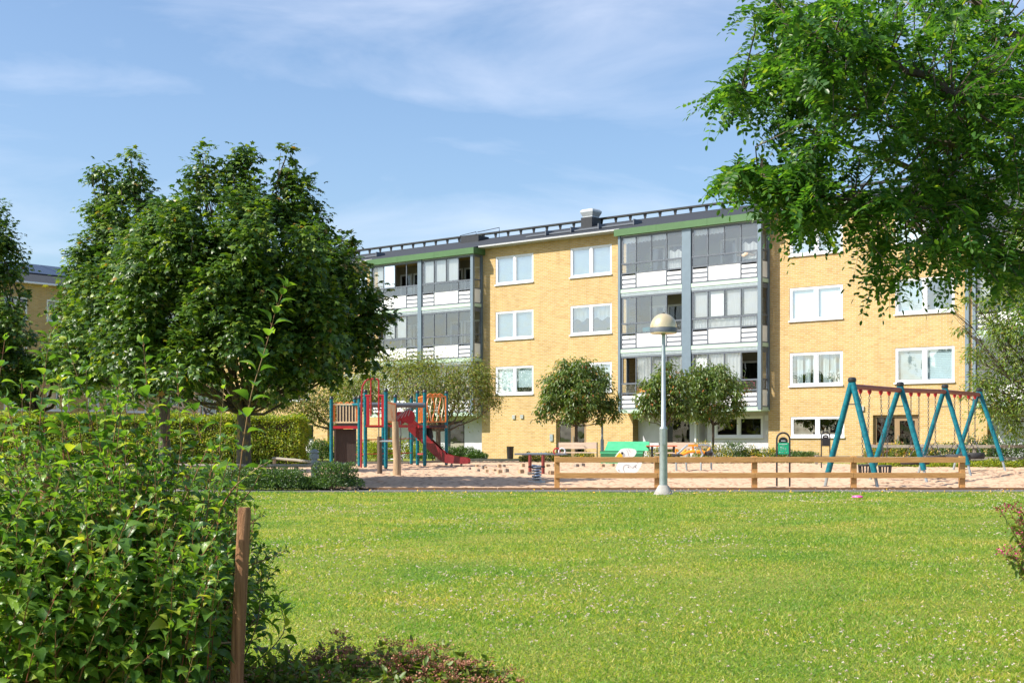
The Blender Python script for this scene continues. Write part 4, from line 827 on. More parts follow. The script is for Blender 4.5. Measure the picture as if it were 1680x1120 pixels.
# ---- arch signs
def sign(label, u, Y, face, sc_=1.0, rot=0):
    x, z = at(u, Y), zg(Y); t = thing('information_sign', label, 'sign', (x, Y, z), rot)
    r = .14; H = 1.20; hw = .138
    p = MB(); p.tube([(-hw, 0, -.1), (-hw, 0, H-hw)]+[(-hw*math.cos(a), 0, H-hw+hw*math.sin(a)) for a in np.linspace(.15, math.pi-.15, 12)]+[(hw, 0, H-hw), (hw, 0, -.1)], .02, 8); obj('frame', p, M['black'], t, local=True, smooth=True)
    p = MB(); p.prism([(-.09, .955)]+[(-.10*math.cos(a), 1.02+.12*math.sin(a)*.75) for a in np.linspace(0, math.pi, 12)]+[(.09, .955)], -.008, .008); p.box(-hw, hw, -.006, .006, .93, .955); p.box(-hw, hw, -.006, .006, .80-.06, .75); obj('head_plate', p, M['black'], t, local=True)
    p = MB(); p.box(-.115, .115, -.012, .0, .745, .99); pl = obj('sign_plate', p, M['signgreen'] if face > 0 else M['black'], t, local=True)
    if face > 0:
        p = MB(); y0, y1 = -.0155, -.0125
        rr = random.Random(3)
        for (x0, x1, zc, hh, gap) in ((-.09,.09,.958,.016,.005), (-.035,.035,.928,.005,.004), (-.065,-.035,.893,.017,.004), (-.06,-.03,.865,.008,.004), (-.065,-.03,.838,.010,.004), (-.015,.0,.893,.008,.003), (-.012,.005,.87,.02,.003), (-.012,.0,.84,.008,.003),
                                (.03,.065,.878,.006,.004), (.028,.07,.858,.006,.004), (.03,.065,.838,.006,.004), (-.085,-.06,.785,.016,.004), (-.035,-.012,.782,.009,.004), (.06,.08,.782,.008,.004)):
            q = x0
            while q < x1-.004:
                wv = rr.uniform(.007, .018); p.box(q, min(x1, q+wv), y0, y1, zc-hh/2, zc+hh/2*rr.uniform(.5, 1)); q += wv+gap
        obj('lettering', p, M['white'], pl, local=True)
        p = MB(); p.box(.015,.035,y0,y1,.777,.79); obj('emblem', p, M['terracotta'], pl, local=True)
        p = MB(); rr = random.Random(5); q = -.045
        while q < .045: wv = rr.uniform(.009, .014); p.box(q, q+wv, -.0115, -.0085, 1.022, 1.022+rr.uniform(.012,.018)); q += wv+.003
        obj('lettering', p, M['white'], t, local=True)
    else: p = MB(); p.box(-.045, .045, -.0115, -.0085, 1.035, 1.055); obj('label_plate', p, M['white'], t, local=True)
sign('green and black arched playground notice with white writing just behind the wooden fence', 1285, 28.8, 1); sign('arched sign with a plain black plate and small white label, left of the swing frame', 1354.5, 43.5, -1)
# ---- post and rail fence in front
FY = 28.2; fx0, fx1 = at(910.5, FY), at(1583, FY)
t = thing('wooden_fence', 'low two rail fence of honey coloured timber between lawn and sand', 'fence', ((fx0+fx1)/2, FY, 0))
us = [914, 1078.5, 1238.5, 1401.5, 1579.5]
for u in us: x = at(u, FY); p = MB(); p.box(x-.055, x+.055, FY+.002, FY+.11, -.1, .705); obj('post', p, M['wood'], t, bevel=.004)
for i, (ua, ub) in enumerate(((910.5, 1078.2), (1078.8, 1238.2), (1238.8, 1400), (1400.6, 1583))):
    for vt, vb in ((749.2, 758.2), (775, 783.8)):
        a, b = at(ua, FY), at(ub, FY); dz = rng.uniform(-.006, .006); p = MB(); p.box(a, b, FY-.045, FY, zat(vb, FY)+dz, zat(vt, FY)+dz); obj('rail', p, M['wood'], t, bevel=.004)
# ---- weathered fence behind the swings
def railfence(label, pts, zs, hs, pu, m='greywood'):
    a = pts[0]; t = thing('rail_fence', label, 'fence', (a[0], a[1], zg(a[1])))
    for i in range(len(pts)-1):
        for z_, h_ in zip(zs, hs): p = MB(); p.bar((*pts[i], z_), (*pts[i+1], z_), .05, h_); obj('rail', p, M[m], t)
    for q in pu: p = MB(); p.box(q[0]-.05, q[0]+.05, q[1]+.03, q[1]+.13, zg(q[1])-.1, zs[0]+.06); obj('post', p, M[m], t)
YF = 45.5
railfence('grey weathered two rail fence behind the swings', [(at(1428,YF), YF), (at(1601,44.5), 44.5), (at(1790,43.5), 43.5)], (.86, .46), (.10, .10), [(at(u_,y_), y_) for u_, y_ in ((1429,45.5),(1515,45.0),(1600,44.5),(1700,44))])
railfence('short grey rail beside the far sign, left of the swing frame', [(at(1338,50), 50), (at(1372,50), 50), (at(1426,50), 50)], (.46,), (.05,), [(at(1340,50),50),(at(1424,50),50)])
# ---- knee rail of logs around the shrubs, left
t = thing('knee_rail', 'low knee rail of grey round logs around the evergreen bed by the maple', 'fence', (at(571,29), 29, 0))
def kr(a, b, za, zb): p = MB(); pts = [Vector((*a, za)).lerp(Vector((*b, zb)), k/6)+Vector((0,0,rng.uniform(-.008,.008))) for k in range(7)]; p.tube(pts, .036, 8); obj('rail', p, M['greywood'], t, smooth=True)
def kp(q, top): p = MB(); p.tube([(q[0], q[1], -.1), (q[0], q[1], top)], .05, 8); obj('post', p, M['log'], t, smooth=True)
kr((at(571,29),29), (at(486,29.2),29.2), .52, .49); kr((at(486,29.2),29.2), (at(400,29.4),29.4), .49, .48); kr((at(400,29.4),29.4), (at(250,29.6),29.6), .48, .50); kr((at(250,29.6),29.6), (at(60,29.8),29.8), .50,.5)
kr((at(571,29),29), (at(523,33),33), .52, .50); kr((at(523,33),33), (at(448,38),38), .50, .55)
for u_, y_ in ((569,29),(486,29.25),(400,29.45),(250,29.65),(60,29.8)): kp((at(u_,y_), y_), .47)
kp((at(523,33),33), .48); kp((at(450,38),38), .50)
# ---- bollard light
x, Y, z = at(515.5, 31), 31.0, zg(31); t = thing('bollard_light', 'grey bollard light standing in the evergreen shrubs', 'bollard light', (x, Y, z))
p = MB(); p.lathe([(.075, -.1), (.075, .50), (.095, .505), (.095, .53), (.07, .535), (.07, .60)], (x, Y, z), 20); obj('column', p, M['bollard'], t, smooth=True)
p = MB(); p.lathe([(.105, .60), (.11, .61), (.11, .70), (.08, .71), (.08, .74)], (x, Y, z), 20); obj('louvre', p, M['bollard'], t, smooth=True)
p = MB(); p.lathe([(.11, .74), (.115, .75), (.115, .77), (.06, .81), (.02, .83)], (x, Y, z), 20); obj('lamp_cap', p, M['bollard'], t, smooth=True)
# ---- park lamp in front of the fence
x, Y, z = at(1088.5, 25.6), 25.6, 0; t = thing('park_lamp', 'tall galvanised park lamp with a domed metal bowl in front of the fence', 'lamp', (x, Y, z))
p = MB(); p.lathe([(.19, -.02), (.18, .03), (.145, .09), (.11, .155), (.09, .18)], (x, Y, z), 24); obj('base', p, M['concrete'], t, smooth=True)
p = MB(); zj = zat(702, Y); zt = zat(544, Y); p.lathe([(.078, .16), (.075, zj-.03), (.078, zj-.02), (.078, zj), (.045, zj+.04), (.037, zt)], (x, Y, 0), 20)
p.box(x-.03, x+.03, Y-.079, Y-.07, .95, 1.25); obj('pole', p, M['galv'], t, smooth=True)
p = MB(); zb = zat(547.5, Y); rr_ = .257; z0 = zat(538, Y); prof = [(.05, zb-.02), (.10, zb-.005), (rr_-.035, zb), (rr_-.004, zb+.01)]; obj('lamp_socket', MB().lathe([(.045, zt-.03), (.06, zt+.02), (.06, zb)], (x, Y, 0), 16), M['black'], t)
p = MB(); p.lathe([(rr_-.02, zb+.02), (rr_, zb+.025), (rr_+.004, z0-.01), (rr_, z0)], (x, Y, 0), 32); obj('lamp_rim', p, M['darkframe'], t, smooth=True)
p = MB(); H = zat(514, Y)-z0; pr = [(rr_-.006, zb+.005), (rr_-.006, zb+.02)]; 
p.lathe(pr+[(rr_-.03, zb)], (x, Y, 0), 32)
prof = [(rr_*math.cos(a)*(1-.008*(i % 2)), z0+H*math.sin(a)) for i, a in enumerate(np.linspace(0.02, 1.48, 15))]; p.lathe(prof, (x, Y, 0), 32)
obj('lamp_bowl', p, M['lampbowl'], t, smooth=True)
p = MB(); p.lathe([(.035, z0+H-.01), (.03, z0+H+.015), (.0, z0+H+.02)], (x, Y, 0), 12); p.lathe([(.04, zb), (rr_-.02, zb+.012)], (x, Y, 0), 24); obj('lamp_cap', p, M['black'], t)
# ---- lamp by the entrance
Y = 57.0; x = at(988, Y); t = thing('park_lamp', 'slim lamp post behind the rowan by the brown entrance, its head half hidden in leaves', 'lamp', (x, Y, zg(Y)))
p = MB(); p.lathe([(.075, 0), (.075, .95), (.045, 1.02), (.045, 2.35)], (x, Y, zg(Y)), 14); obj('pole', p, M['galv'], t, smooth=True)
p = MB(); p.lathe([(.04, 2.3), (.28, 2.32), (.29, 2.38), (.24, 2.52), (.12, 2.62), (.01, 2.64)], (x+.05, Y, zg(Y)), 20); obj('lamp_bowl', p, M['alu'], t, smooth=True)
# ================================================================= SWINGS
AP = [(7.33,28.9,zat(624,28.9)), (9.35,32.3,zat(631,32.3)), (11.72,36.3,zat(634.5,36.3)), (13.97,40.1,zat(640,40.1))]
t = thing('swing_set', 'long swing set with four blue A-shaped legs and a red brown beam', 'swing', (10.6, 34.4, zg(34)))
hs_ = [((-.50,.45),(.42,-.55)), ((-.62,.5),(.52,-.45)), ((-.6,.5),(.55,-.5)), ((-.62,.55),(.62,-.5))]
for (x, y, z), sp_ in zip(AP, hs_):
    for dx, dy in sp_:
        zgr = zg(y); f = Vector((x+dx, y+dy, zgr)); a = Vector((x, y, z)); k = .13; j = f.lerp(a, k)
        p = MB(); p.tube([j, a], .066, 14); lg = obj('leg', p, M['teal'], t, smooth=True)
        p = MB(); p.tube([f-Vector((0,0,.08)), j+(a-f)*.01], .036, 8); obj('foot', p, M['galv'], lg, smooth=True)
    p = MB(); p.lathe([(.085, -.03), (.095, 0), (.085, .05), (.05, .07)], (x, y, z), 14); obj('cap', p, M['black'], t, smooth=True)
    q = [Vector((x, y, z)).lerp(Vector((x+d[0], y+d[1], zg(y))), .22) for d in sp_]; p = MB(); p.tube(q, .012, 6); obj('brace', p, M['black'], t)
p = MB(); p.tube([(a[0], a[1], a[2]-.13) for a in AP], .06, 12); obj('beam', p, M['brownred'], t, smooth=True)
def beam_at(u):
    for i in range(3):
        a, b = AP[i], AP[i+1]; ua, ub = 840+FPX*a[0]/a[1], 840+FPX*b[0]/b[1]
        if ua <= u <= ub+1:
            for k in range(401):
                s = k/400; x = a[0]+(b[0]-a[0])*s; y = a[1]+(b[1]-a[1])*s
                if 840+FPX*x/y >= u: return (x, y, a[2]+(b[2]-a[2])*s-.19)
def chain(p, a, b, tw_=.022):
    a = Vector(a); b = Vector(b); n = max(4, int((b-a).length/.055)); d = (b-a)/n
    for i in range(n):
        c = a+d*(i+.5); o = Vector((.018, 0, 0)) if i % 2 else Vector((0, .018, 0)); h = d*.58
        p.tube([c-h+o*.3, c-h*.5+o, c+h*.5+o, c+h+o*.3], .0065, 4, cap=False); p.tube([c-h-o*.3, c-h*.5-o, c+h*.5-o, c+h-o*.3], .0065, 4, cap=False)
seats = [(1411.5,1426.5,768,'bucket','black toddler bucket swing seat hanging nearest the front legs'), (1445,1458.5,769,'bucket','black toddler bucket swing seat hanging right of the first front leg'),
         (1494.5,1507.5,754,'tyre','black tyre swing seat left of the third pair of blue legs'), (1523,1534.5,751,'tyre','black tyre swing seat behind the second right hand leg'),
         (1566,1575.5,748.5,'tyre','black tyre swing seat at the end of the wooden fence'), (1589,1599.5,746,'tyre','dark tyre swing seat hanging farthest along the beam')]
for ua, ub, vs_, kind, lab in seats:
    A, Bq = Vector(beam_at(ua)), Vector(beam_at(ub)); mid = (A+Bq)/2; Y = mid.y; zs = zat(vs_, Y); ax = (Bq-A).normalized(); pr = Vector((ax.y, -ax.x, 0))
    subs = []
    for e in (A, Bq):
        q = MB(); p = MB(); q.lathe([(.02, .06), (.045, .03), (.05, -.03), (.02, -.09)], tuple(e), 8)
        s = -1 if e is A else 1
        if kind == 'tyre':
            kn = Vector((e.x, e.y, zs+.42)); chain(p, e-Vector((0,0,.08)), kn)
            for w_ in (-1, 1): chain(p, kn, Vector((mid.x, mid.y, zs+.06))+ax*s*.17+pr*w_*.2)
        else: chain(p, e-Vector((0,0,.08)), Vector((mid.x, mid.y, zs+.24))+ax*s*.16)
        subs.append((q, p))
    p = MB()
    if kind == 'tyre':
        c = (mid.x, mid.y, zs-.02); prof = [(.19, -.05), (.22, -.085), (.33, -.095), (.36, -.06), (.365, 0), (.36, .05), (.33, .085), (.22, .08), (.19, .05)]; n = 28
        o = len(p.v)
        for (r, z_) in prof:
            for k in range(n): a = 2*math.pi*k/n; p.v.append((c[0]+r*math.cos(a), c[1]+r*math.sin(a), c[2]+z_))
        m_ = len(prof)
        for i in range(m_):
            for k in range(n): p.f.append((o+i*n+k, o+i*n+(k+1)%n, o+((i+1)%m_)*n+(k+1)%n, o+((i+1)%m_)*n+k)); p.m.append(0)
        st = obj('tyre_seat', p, M['rubber'], t, smooth=True)
    else:
        c = Vector((mid.x, mid.y, zs)); p.lathe([(.11, -.16), (.14, -.15), (.14, -.12), (.10, -.11)], tuple(c), 16); st = obj('bucket_seat', p, M['rubber'], t, smooth=True)
        p = MB(); p.tube([c+Vector((.14*math.cos(a), .14*math.sin(a), .07)) for a in np.linspace(0, 2*math.pi, 17)], .022, 8, cap=False)
        for a in np.linspace(0, 2*math.pi, 7)[:-1]: p.tube([c+Vector((.14*math.cos(a), .14*math.sin(a), .07)), c+Vector((.12*math.cos(a), .12*math.sin(a), -.13))], .02, 6)
        obj('safety_ring', p, M['rubber'], st, smooth=True)
    for q, p in subs: obj('hanger', q, M['redplastic'], st, smooth=True); obj('chain', p, M['chain'], st)
# ---- small things on the lawn
x, Y, z = G(1407, 818.5); p = MB(); p.lathe([(.088, .0), (.095, .012), (.088, .028), (.05, .036), (.0, .038)], (x, Y, z+.03), 22); solo('frisbee', p, M['pink'], 'bright pink frisbee lying on the lawn in front of the fence', 'frisbee', (x, Y, z), smooth=True)
# ================================================================= TREES
LE = .14
m1 = pxblobs([(393,254,24,0),(404,270,28,.1),(378,300,42,0),(333,262,22,-.4),(322,280,22,-.4),(340,310,40,-.3),(470,256,17,.2),(473,284,23,.2),(474,322,36,.2),(412,358,54,-.6),(300,340,34,-.8),(262,385,50,-.5),(345,400,80,-1.6),(478,365,60,.4),(528,375,24,.6),
  (440,440,95,-1.6),(520,420,48,.3),(572,398,18,.9),(548,460,70,.2),(605,500,42,.8),(585,548,52,.4),(500,540,85,-1.2),(290,460,85,-1.2),(230,430,58,.2),(380,530,95,-2.0),(250,540,85,-.8),(195,500,60,.8),(310,590,60,-1.6),(440,590,55,-1.8),(180,580,50,.6),(150,470,42,1.2),(545,590,34,.2),
  (330,500,100,1.8),(480,520,95,1.8),(640,520,14,.8),(310,625,30,-.6),(240,615,30,.2),(480,612,36,-.8),(545,600,30,.2),(600,578,30,.6),(415,640,22,-1)], 30.5)
tree('maple_tree', 'tall broad maple with lichen spotted trunk, nearest the climbing tower', 'tree', (at(400,30.5), 30.5, 0), zat(668,30.5), .175, m1, 'maple', T_MAPLE, LE, LE*.95, 88, barkm='lichen', clump=22, sig=.15, sub=2, droop=.8, inner=.10, limb_r=.26, lobe=.52)
m2 = pxblobs([(166,285,24,0),(178,320,40,0),(214,262,20,.2),(212,290,30,.2),(228,318,30,.3),(160,340,28,0),(190,370,52,-.4),(245,360,34,.5),(150,420,48,-.2),(200,440,70,-.8),(130,465,36,.2),(255,450,60,.8),(125,530,42,0),(180,530,75,-.8),(95,500,20,.2),(230,590,60,-.4),(150,600,52,.4),(100,580,40,.8),(300,600,50,1),(330,560,60,1.5)], 38)
tree('maple_tree', 'twin topped maple behind the tall one, second from the left', 'tree', (at(270,38), 38, zg(38)), zat(640,38), .17, m2, 'maple', T_MAPLE, .15, .145, 72, barkm='bark', clump=22, sig=.17, sub=2, droop=.8, inner=.10, limb_r=.26, lobe=.56)
m3 = pxblobs([(-5,350,22,0),(-5,400,36,0),(-10,450,50,0),(25,510,34,0),(5,540,50,-1),(30,590,46,-.6),(-20,600,60,0),(62,615,36,.4),(95,600,32,.8),(120,620,34,1),(20,640,34,0),(-60,480,70,0),(-70,570,80,0)], 52)
tree('maple_tree', 'dark maple cut by the left edge of the photo beyond the hedge', 'tree', (at(64,55), 55, .13), zat(668,55), .26, m3, 'maple', T_MAPLE, .17, .16, 52, barkm='bark', clump=22, sig=.2, sub=2, droop=.8, lobe=.55)
m4 = pxblobs([(160,620,34,0),(210,630,36,0),(330,610,40,1),(300,640,34,0),(360,640,34,0),(250,600,40,0),(420,640,26,0),(120,590,40,1),(190,570,50,2),(300,560,50,1)], 62)
tree('small_tree', 'dark round tree with low crown just above the clipped hedge', 'tree', (at(330,60), 60, .13), zat(680,60), .14, m4, 'shrub', T_KITE, .16, .09, 85, barkm='bark', sig=.3)
# thin crowned ornamental trees in front of the left balconies
c1 = pxblobs([(600,640,36,0),(650,625,44,.3),(690,635,50,-.5),(735,620,34,.5),(760,640,50,0),(790,620,26,.2),(800,650,26,.6),(640,600,30,1),(672,600,26,.4),(720,655,36,0),(815,662,14,.4),(570,640,30,0),(775,605,24,.5),(700,600,30,1)], 55)
tree('ornamental_tree', 'sparse spreading tree behind the climbing tower hiding the lower balconies', 'tree', (at(719,55), 55, .13), zat(700,55), .11, c1, 'cherry', T_KITE, .125, .05, 150, clump=16, sig=.34, sub=5, flat=.7, inner=.35, limb_r=.5, droop=.9)
c2 = pxblobs([(450,660,30,0),(490,640,36,0),(530,650,36,0),(565,650,30,0),(510,675,28,0),(555,680,24,0),(470,625,26,.6),(440,640,30,0),(595,620,24,0),(540,615,26,.5)], 58)
tree('ornamental_tree', 'sparse olive green tree behind the end of the clipped hedge', 'tree', (at(560,58), 58, .13), zat(700,58), .10, c2, 'cherry', T_KITE, .125, .05, 160, clump=16, sig=.34, sub=5, flat=.7, inner=.35, limb_r=.5, droop=.9)
r1 = pxblobs([(945,625,34,0),(920,640,32,-.3),(975,640,34,.2),(900,665,24,-.2),(990,665,26,.3),(945,655,40,-.5),(925,600,14,0),(965,605,16,0),(886,682,12,0),(1010,678,14,.3),(950,680,22,.3),(985,690,10,0),(1010,652,10,0)], 56)
def rowan(label, u, Y, bl): return tree('rowan_tree', label, 'tree', (at(u, Y), Y, .13), zat(692, Y), .055, bl, 'round', T_KITE, .17, .07, 105, clump=12, sig=.15, sub=3, droop=1.6, inner=.2, lobe=.36, limb_r=.55, group=None)
rowan('small round rowan in front of the brown entrance door, standing alone', 946, 56, r1)
rowan('small round rowan right of the lamp post, before the white basement window', 1170, 55.5, pxblobs([(1160,625,30,0),(1195,630,28,.2),(1178,655,36,-.4),(1140,640,28,.2),(1205,665,18,.2),(1150,670,24,.2),(1183,608,15,0),(1218,662,8,0),(1190,685,12,0)], 55.5))
rowan('small round rowan whose crown is crossed by the tall lamp post', 1092, 54, pxblobs([(1090,625,24,0),(1075,645,28,.2),(1110,640,26,-.2),(1060,668,20,0),(1095,668,26,.3),(1085,608,10,0),(1120,670,20,0),(1125,618,16,0),(1045,678,8,0)], 54))
# narrow leaved tree at the right edge
w1 = pxblobs([(1700,420,60,0),(1660,470,40,.3),(1690,520,55,-.4),(1640,540,36,.2),(1600,580,20,-.2),(1660,600,50,.4),(1610,630,26,0),(1640,660,36,.3),(1690,650,50,0),(1580,650,10,0),(1660,700,22,.2),(1590,490,12,.2),(1560,508,7,0),(1740,560,70,0),(1740,460,70,0),(1620,500,18,0),(1575,540,9,0),(1700,380,50,0)], 43.5)
tree('narrow_leaved_tree', 'pale green narrow leaved tree at the right edge behind the swings', 'tree', (at(1735,43.5), 43.5, .13), zat(660,43.5), .12, w1, 'willow', T_KITE, .16, .046, 170, clump=16, sig=.30, sub=6, flat=.8, inner=.4, limb_r=.35, droop=.8)
# ---------------------------------------------------------------- hedge
def boxleaves(x0, x1, y0, y1, z0, z1, n, bump=.07):
    F = [((x1-x0)*(z1-z0), 0), ((x1-x0)*(y1-y0), 1), ((y1-y0)*(z1-z0), 2), ((y1-y0)*(z1-z0), 3)]; tot = sum(f[0] for f in F); P = []; Nn = []
    for a, k in F:
        m = int(n*a/tot); r = rng.random((m, 3)); p = np.array([x0, y0, z0])+r*np.array([x1-x0, y1-y0, z1-z0]); nn = np.zeros((m, 3))
        if k == 0: p[:, 1] = y0; nn[:, 1] = -1
        if k == 1: p[:, 2] = z1; nn[:, 2] = 1
        if k == 2: p[:, 0] = x1; nn[:, 0] = 1
        if k == 3: p[:, 0] = x0; nn[:, 0] = -1
        bmp = bump*(np.sin(p[:, 0]*2.3)+np.sin(p[:, 1]*3.1+p[:, 2]*4)+np.sin(p[:, 0]*7+p[:, 2]*5)*.5)
        p += nn*(bmp+rng.normal(size=m)*bump*.7-rng.random(m)*.12)[:, None]; P.append(p); Nn.append(nn)
    P = np.concatenate(P); Nn = np.concatenate(Nn); P += rng.normal(size=P.shape)*.02
    return P, Nn
hx0, hx1, hy0, hy1 = at(-10, 50), at(492, 50), 50.0, 51.6
t = thing('clipped_hedge', 'long clipped yellow green hedge behind the maple trunks', 'hedge', ((hx0+hx1)/2, 50.8, .13))
P, Nn = boxleaves(hx0-4, hx1, hy0, hy1, .15, zat(684, 50), 60000); D = rng.normal(size=P.shape)+Nn*.8; leaf_mesh('foliage', P, D, nrm(Nn+[0,0,.5]+rng.normal(size=P.shape)*.6), rng.uniform(.07,.11,len(P)), .055, T_KITE, M['hedge'], t)
p = MB(); p.box(hx0-4, hx1-.16, hy0+.16, hy1-.16, .1, zat(684,50)-.16); obj('branch_core', p, M['twig'], t)
# ---------------------------------------------------------------- shrubs
def shrub(label, x, Y, w, h, m='shrub', n=900, L=.07, Wd=.035, d=None, name='shrub', group=None, stems=10, dens=1.0, T=T_KITE, loose=.25, flw=None, z0=None):
    z = zg(Y) if z0 is None else z0; t = thing(name, label, 'shrub', (x, Y, z), 0, group); d = d or w*.7; n = int(n*dens)
    p = MB()
    for k in range(stems):
        a = rng.uniform(0, 6.28); r = rng.uniform(.2, .95)
        p.tube([(x+.1*w*math.cos(a), Y+.1*d*math.sin(a), z-.03), (x+.3*w*r*math.cos(a), Y+.3*d*r*math.sin(a), z+h*.5), (x+.5*w*r*math.cos(a), Y+.5*d*r*math.sin(a), z+h*rng.uniform(.75, 1.05))], [.012,.008,.004], 4)
    obj('stem', p, M['twig'], t)
    dd = rdir(n); dd[:, 2] = np.abs(dd[:, 2]); rad = 1-np.abs(rng.normal(size=n))*loose; lump = 1+.16*np.sin(dd[:, 0]*5+x*3)*np.cos(dd[:, 1]*4+x)+.12*np.sin(dd[:, 2]*9+x*5)
    P = np.array([x, Y, z+h*.12])+dd*np.array([w/2, d/2, h*.88])*(rad*lump)[:, None]
    leaf_mesh('foliage', P, dd+rng.normal(size=dd.shape)*.6+[0,0,.3], nrm(dd+[0,0,.7]+rng.normal(size=dd.shape)*.5), L*rng.uniform(.7,1.3,n), Wd, T, M[m], t)
    if flw:
        k = flw[1]; dd = rdir(k); dd[:, 2] = np.abs(dd[:, 2])+.3; dd = nrm(dd); Pf = np.array([x, Y, z+h*.15])+dd*np.array([w/2, d/2, h*.92])*rng.uniform(.9,1.12,(k,1))
        idx = np.repeat(np.arange(k), 14); Q = Pf[idx]+rng.normal(size=(len(idx),3))*[.02,.02,.008]*(flw[2] if len(flw) > 2 else 1); leaf_mesh('flowers', Q, rdir(len(Q)), rdir(len(Q))+[0,0,1], .018*(flw[2] if len(flw) > 2 else 1), .014*(flw[2] if len(flw) > 2 else 1), T_KITE, M[flw[0]], t)
    return t
# evergreen bed by the knee rail
k = 0
for u, Y, w_, h_, n_ in ((410,27.9,1.1,.42,4200),(462,27.8,1.1,.46,4200),(508,28.0,.95,.26,3000),(549,27.9,1.0,.56,4600),(440,29.6,1.4,.42,3000),(355,28.0,1.4,.45,3800),(300,28.4,1.4,.5,3000),(240,28.6,1.5,.5,2600),(170,28.8,1.6,.5,2600),(90,29,1.7,.5,2400),(10,29.2,1.8,.5,2400)):
    lab = ['low evergreen shrub in front of the maple trunk','low evergreen shrub under the middle of the knee rail','low evergreen shrub at the foot of the grey bollard light','dark dense evergreen shrub at the right end of the knee rail','low evergreen shrub behind the knee rail by the trunk','low evergreen shrub left of the maple trunk','evergreen shrub behind the dogwood, third left of the trunk','evergreen shrub behind the dogwood, fourth left of the trunk','evergreen shrub behind the dogwood, fifth left of the trunk','evergreen shrub behind the dogwood, nearly at the left edge','evergreen shrub behind the dogwood at the left edge'][k]; k += 1
    shrub(lab, at(u, Y), Y, w_*1.15, h_, 'shrub', n_, .05, .024, .9, name='evergreen_shrub', group='low evergreen shrubs along the knee rail', stems=14)
yl = [(868,56.5,.9,.42),(900,57,1.1,.45),(922,56,.9,.4),(960,55.8,.9,.5),(1003,55.5,.8,.6),(1155,52.8,1.2,.85),(1180,53,1.2,.8),(1075,54.6,1.0,.7),(1100,54.8,1.0,.6)]
yn = ['left of the seesaw posts','behind the seesaw beam','right of the seesaw behind the ring handles','under the bench by the entrance','between the bench and the green box','behind the right leg of the orange climbing frame','right of the orange climbing frame, tallest of its row','behind the picnic table','behind the lamp post']
for (u, Y, w_, h_), nn_ in zip(yl, yn): shrub('yellow flowering potentilla bush '+nn_, at(u, Y), Y, w_, h_, 'yshrub', 1300, .06, .035, name='flowering_shrub', group='yellow flowering bushes along the building')
gl = [(1205,53.5,1.2,.85,'shrub'),(1228,53.8,1.2,.7,'yshrub'),(1262,53.6,1.3,.62,'yshrub'),(1290,53.4,1.4,.55,'shrub'),(1320,53.2,1.2,.5,'shrub')]
gn = ['dark green bush left of the litter bin by the plaster wall','bush touching the left side of the right hand litter bin','loose bush between the litter bin and the green notice','low bush behind the green notice','low bush right of the green notice, under the white basement window']
for (u, Y, w_, h_, m_), nn_ in zip(gl, gn): shrub(nn_, at(u, Y), Y, w_, h_, m_, 1500, .08, .04, name='shrub', group='green bushes along the building')
ll = [(505,62,1.6,1.1),(525,61,1.3,.9),(550,62,1.6,1.2),(600,62,1.8,1.0),(622,61,1.5,.9),(655,62,1.6,1.0),(690,63,1.4,.9),(712,62,1.2,.75),(738,62.5,1.3,.55),(762,62.5,1.3,.65),(782,62,1.0,.45)]
ln = ['dark bush right of the hedge end below the white panelled door','bush between the hedge end and the climbing tower','bush behind the dark wooden panel of the tower','sunlit bush seen between the tower posts, left one','sunlit bush seen between the tower posts, behind the dark stump','bush behind the tall pale log','bush seen beneath the top of the slide','bush at the foot of the sparse tree behind the slide','bush below the slide chute by the grey wall','small bush in front of the door with the beige panel','low bush at the corner of the grey plaster wall']
for i, ((u, Y, w_, h_), nn_) in enumerate(zip(ll, ln)): shrub(nn_, at(u, Y), Y, w_, h_, 'shrub' if i in (0,1,7,8,9,10) else 'hedge', 1900, .09, .045, name='shrub', group='bushes behind the climbing tower')
sl_ = [(1440,47.5),(1475,47.2),(1512,47),(1550,46.8),(1590,46.5),(1625,46.2),(1660,46),(1700,45.8)]
sn = ['left end of the grey rail fence, with brownish flowers','below the brown entrance window behind the swings','behind the third pair of swing legs','right of the entrance window behind the swings','behind the corner of the wall and last swing legs','left below the narrow leaved tree','under the middle of the narrow leaved tree','at the right edge under the narrow leaved tree']
for i, ((u, Y), nn_) in enumerate(zip(sl_, sn)): shrub('bush '+nn_, at(u, Y), Y, 1.1, .78 if i < 4 else 1.05, 'yshrub' if i < 3 else 'shrub', 1500, .085, .04, name='shrub', group='bushes behind the swings', flw=('spireaf', 26, 2.2) if i in (0,1,2) else None)
for i, (u, Y) in enumerate(((1480,45),(1560,44.7),(1625,44.3),(1690,44))): shrub('bright green ground cover in front of the grey rail fence, '+['leftmost','middle','right of last leg','at right edge'][i], at(u, Y), Y, 1.7, .30, 'hedge', 1700, .07, .04, .8, name='ground_cover_bush', group='ground cover along the grey rail fence')
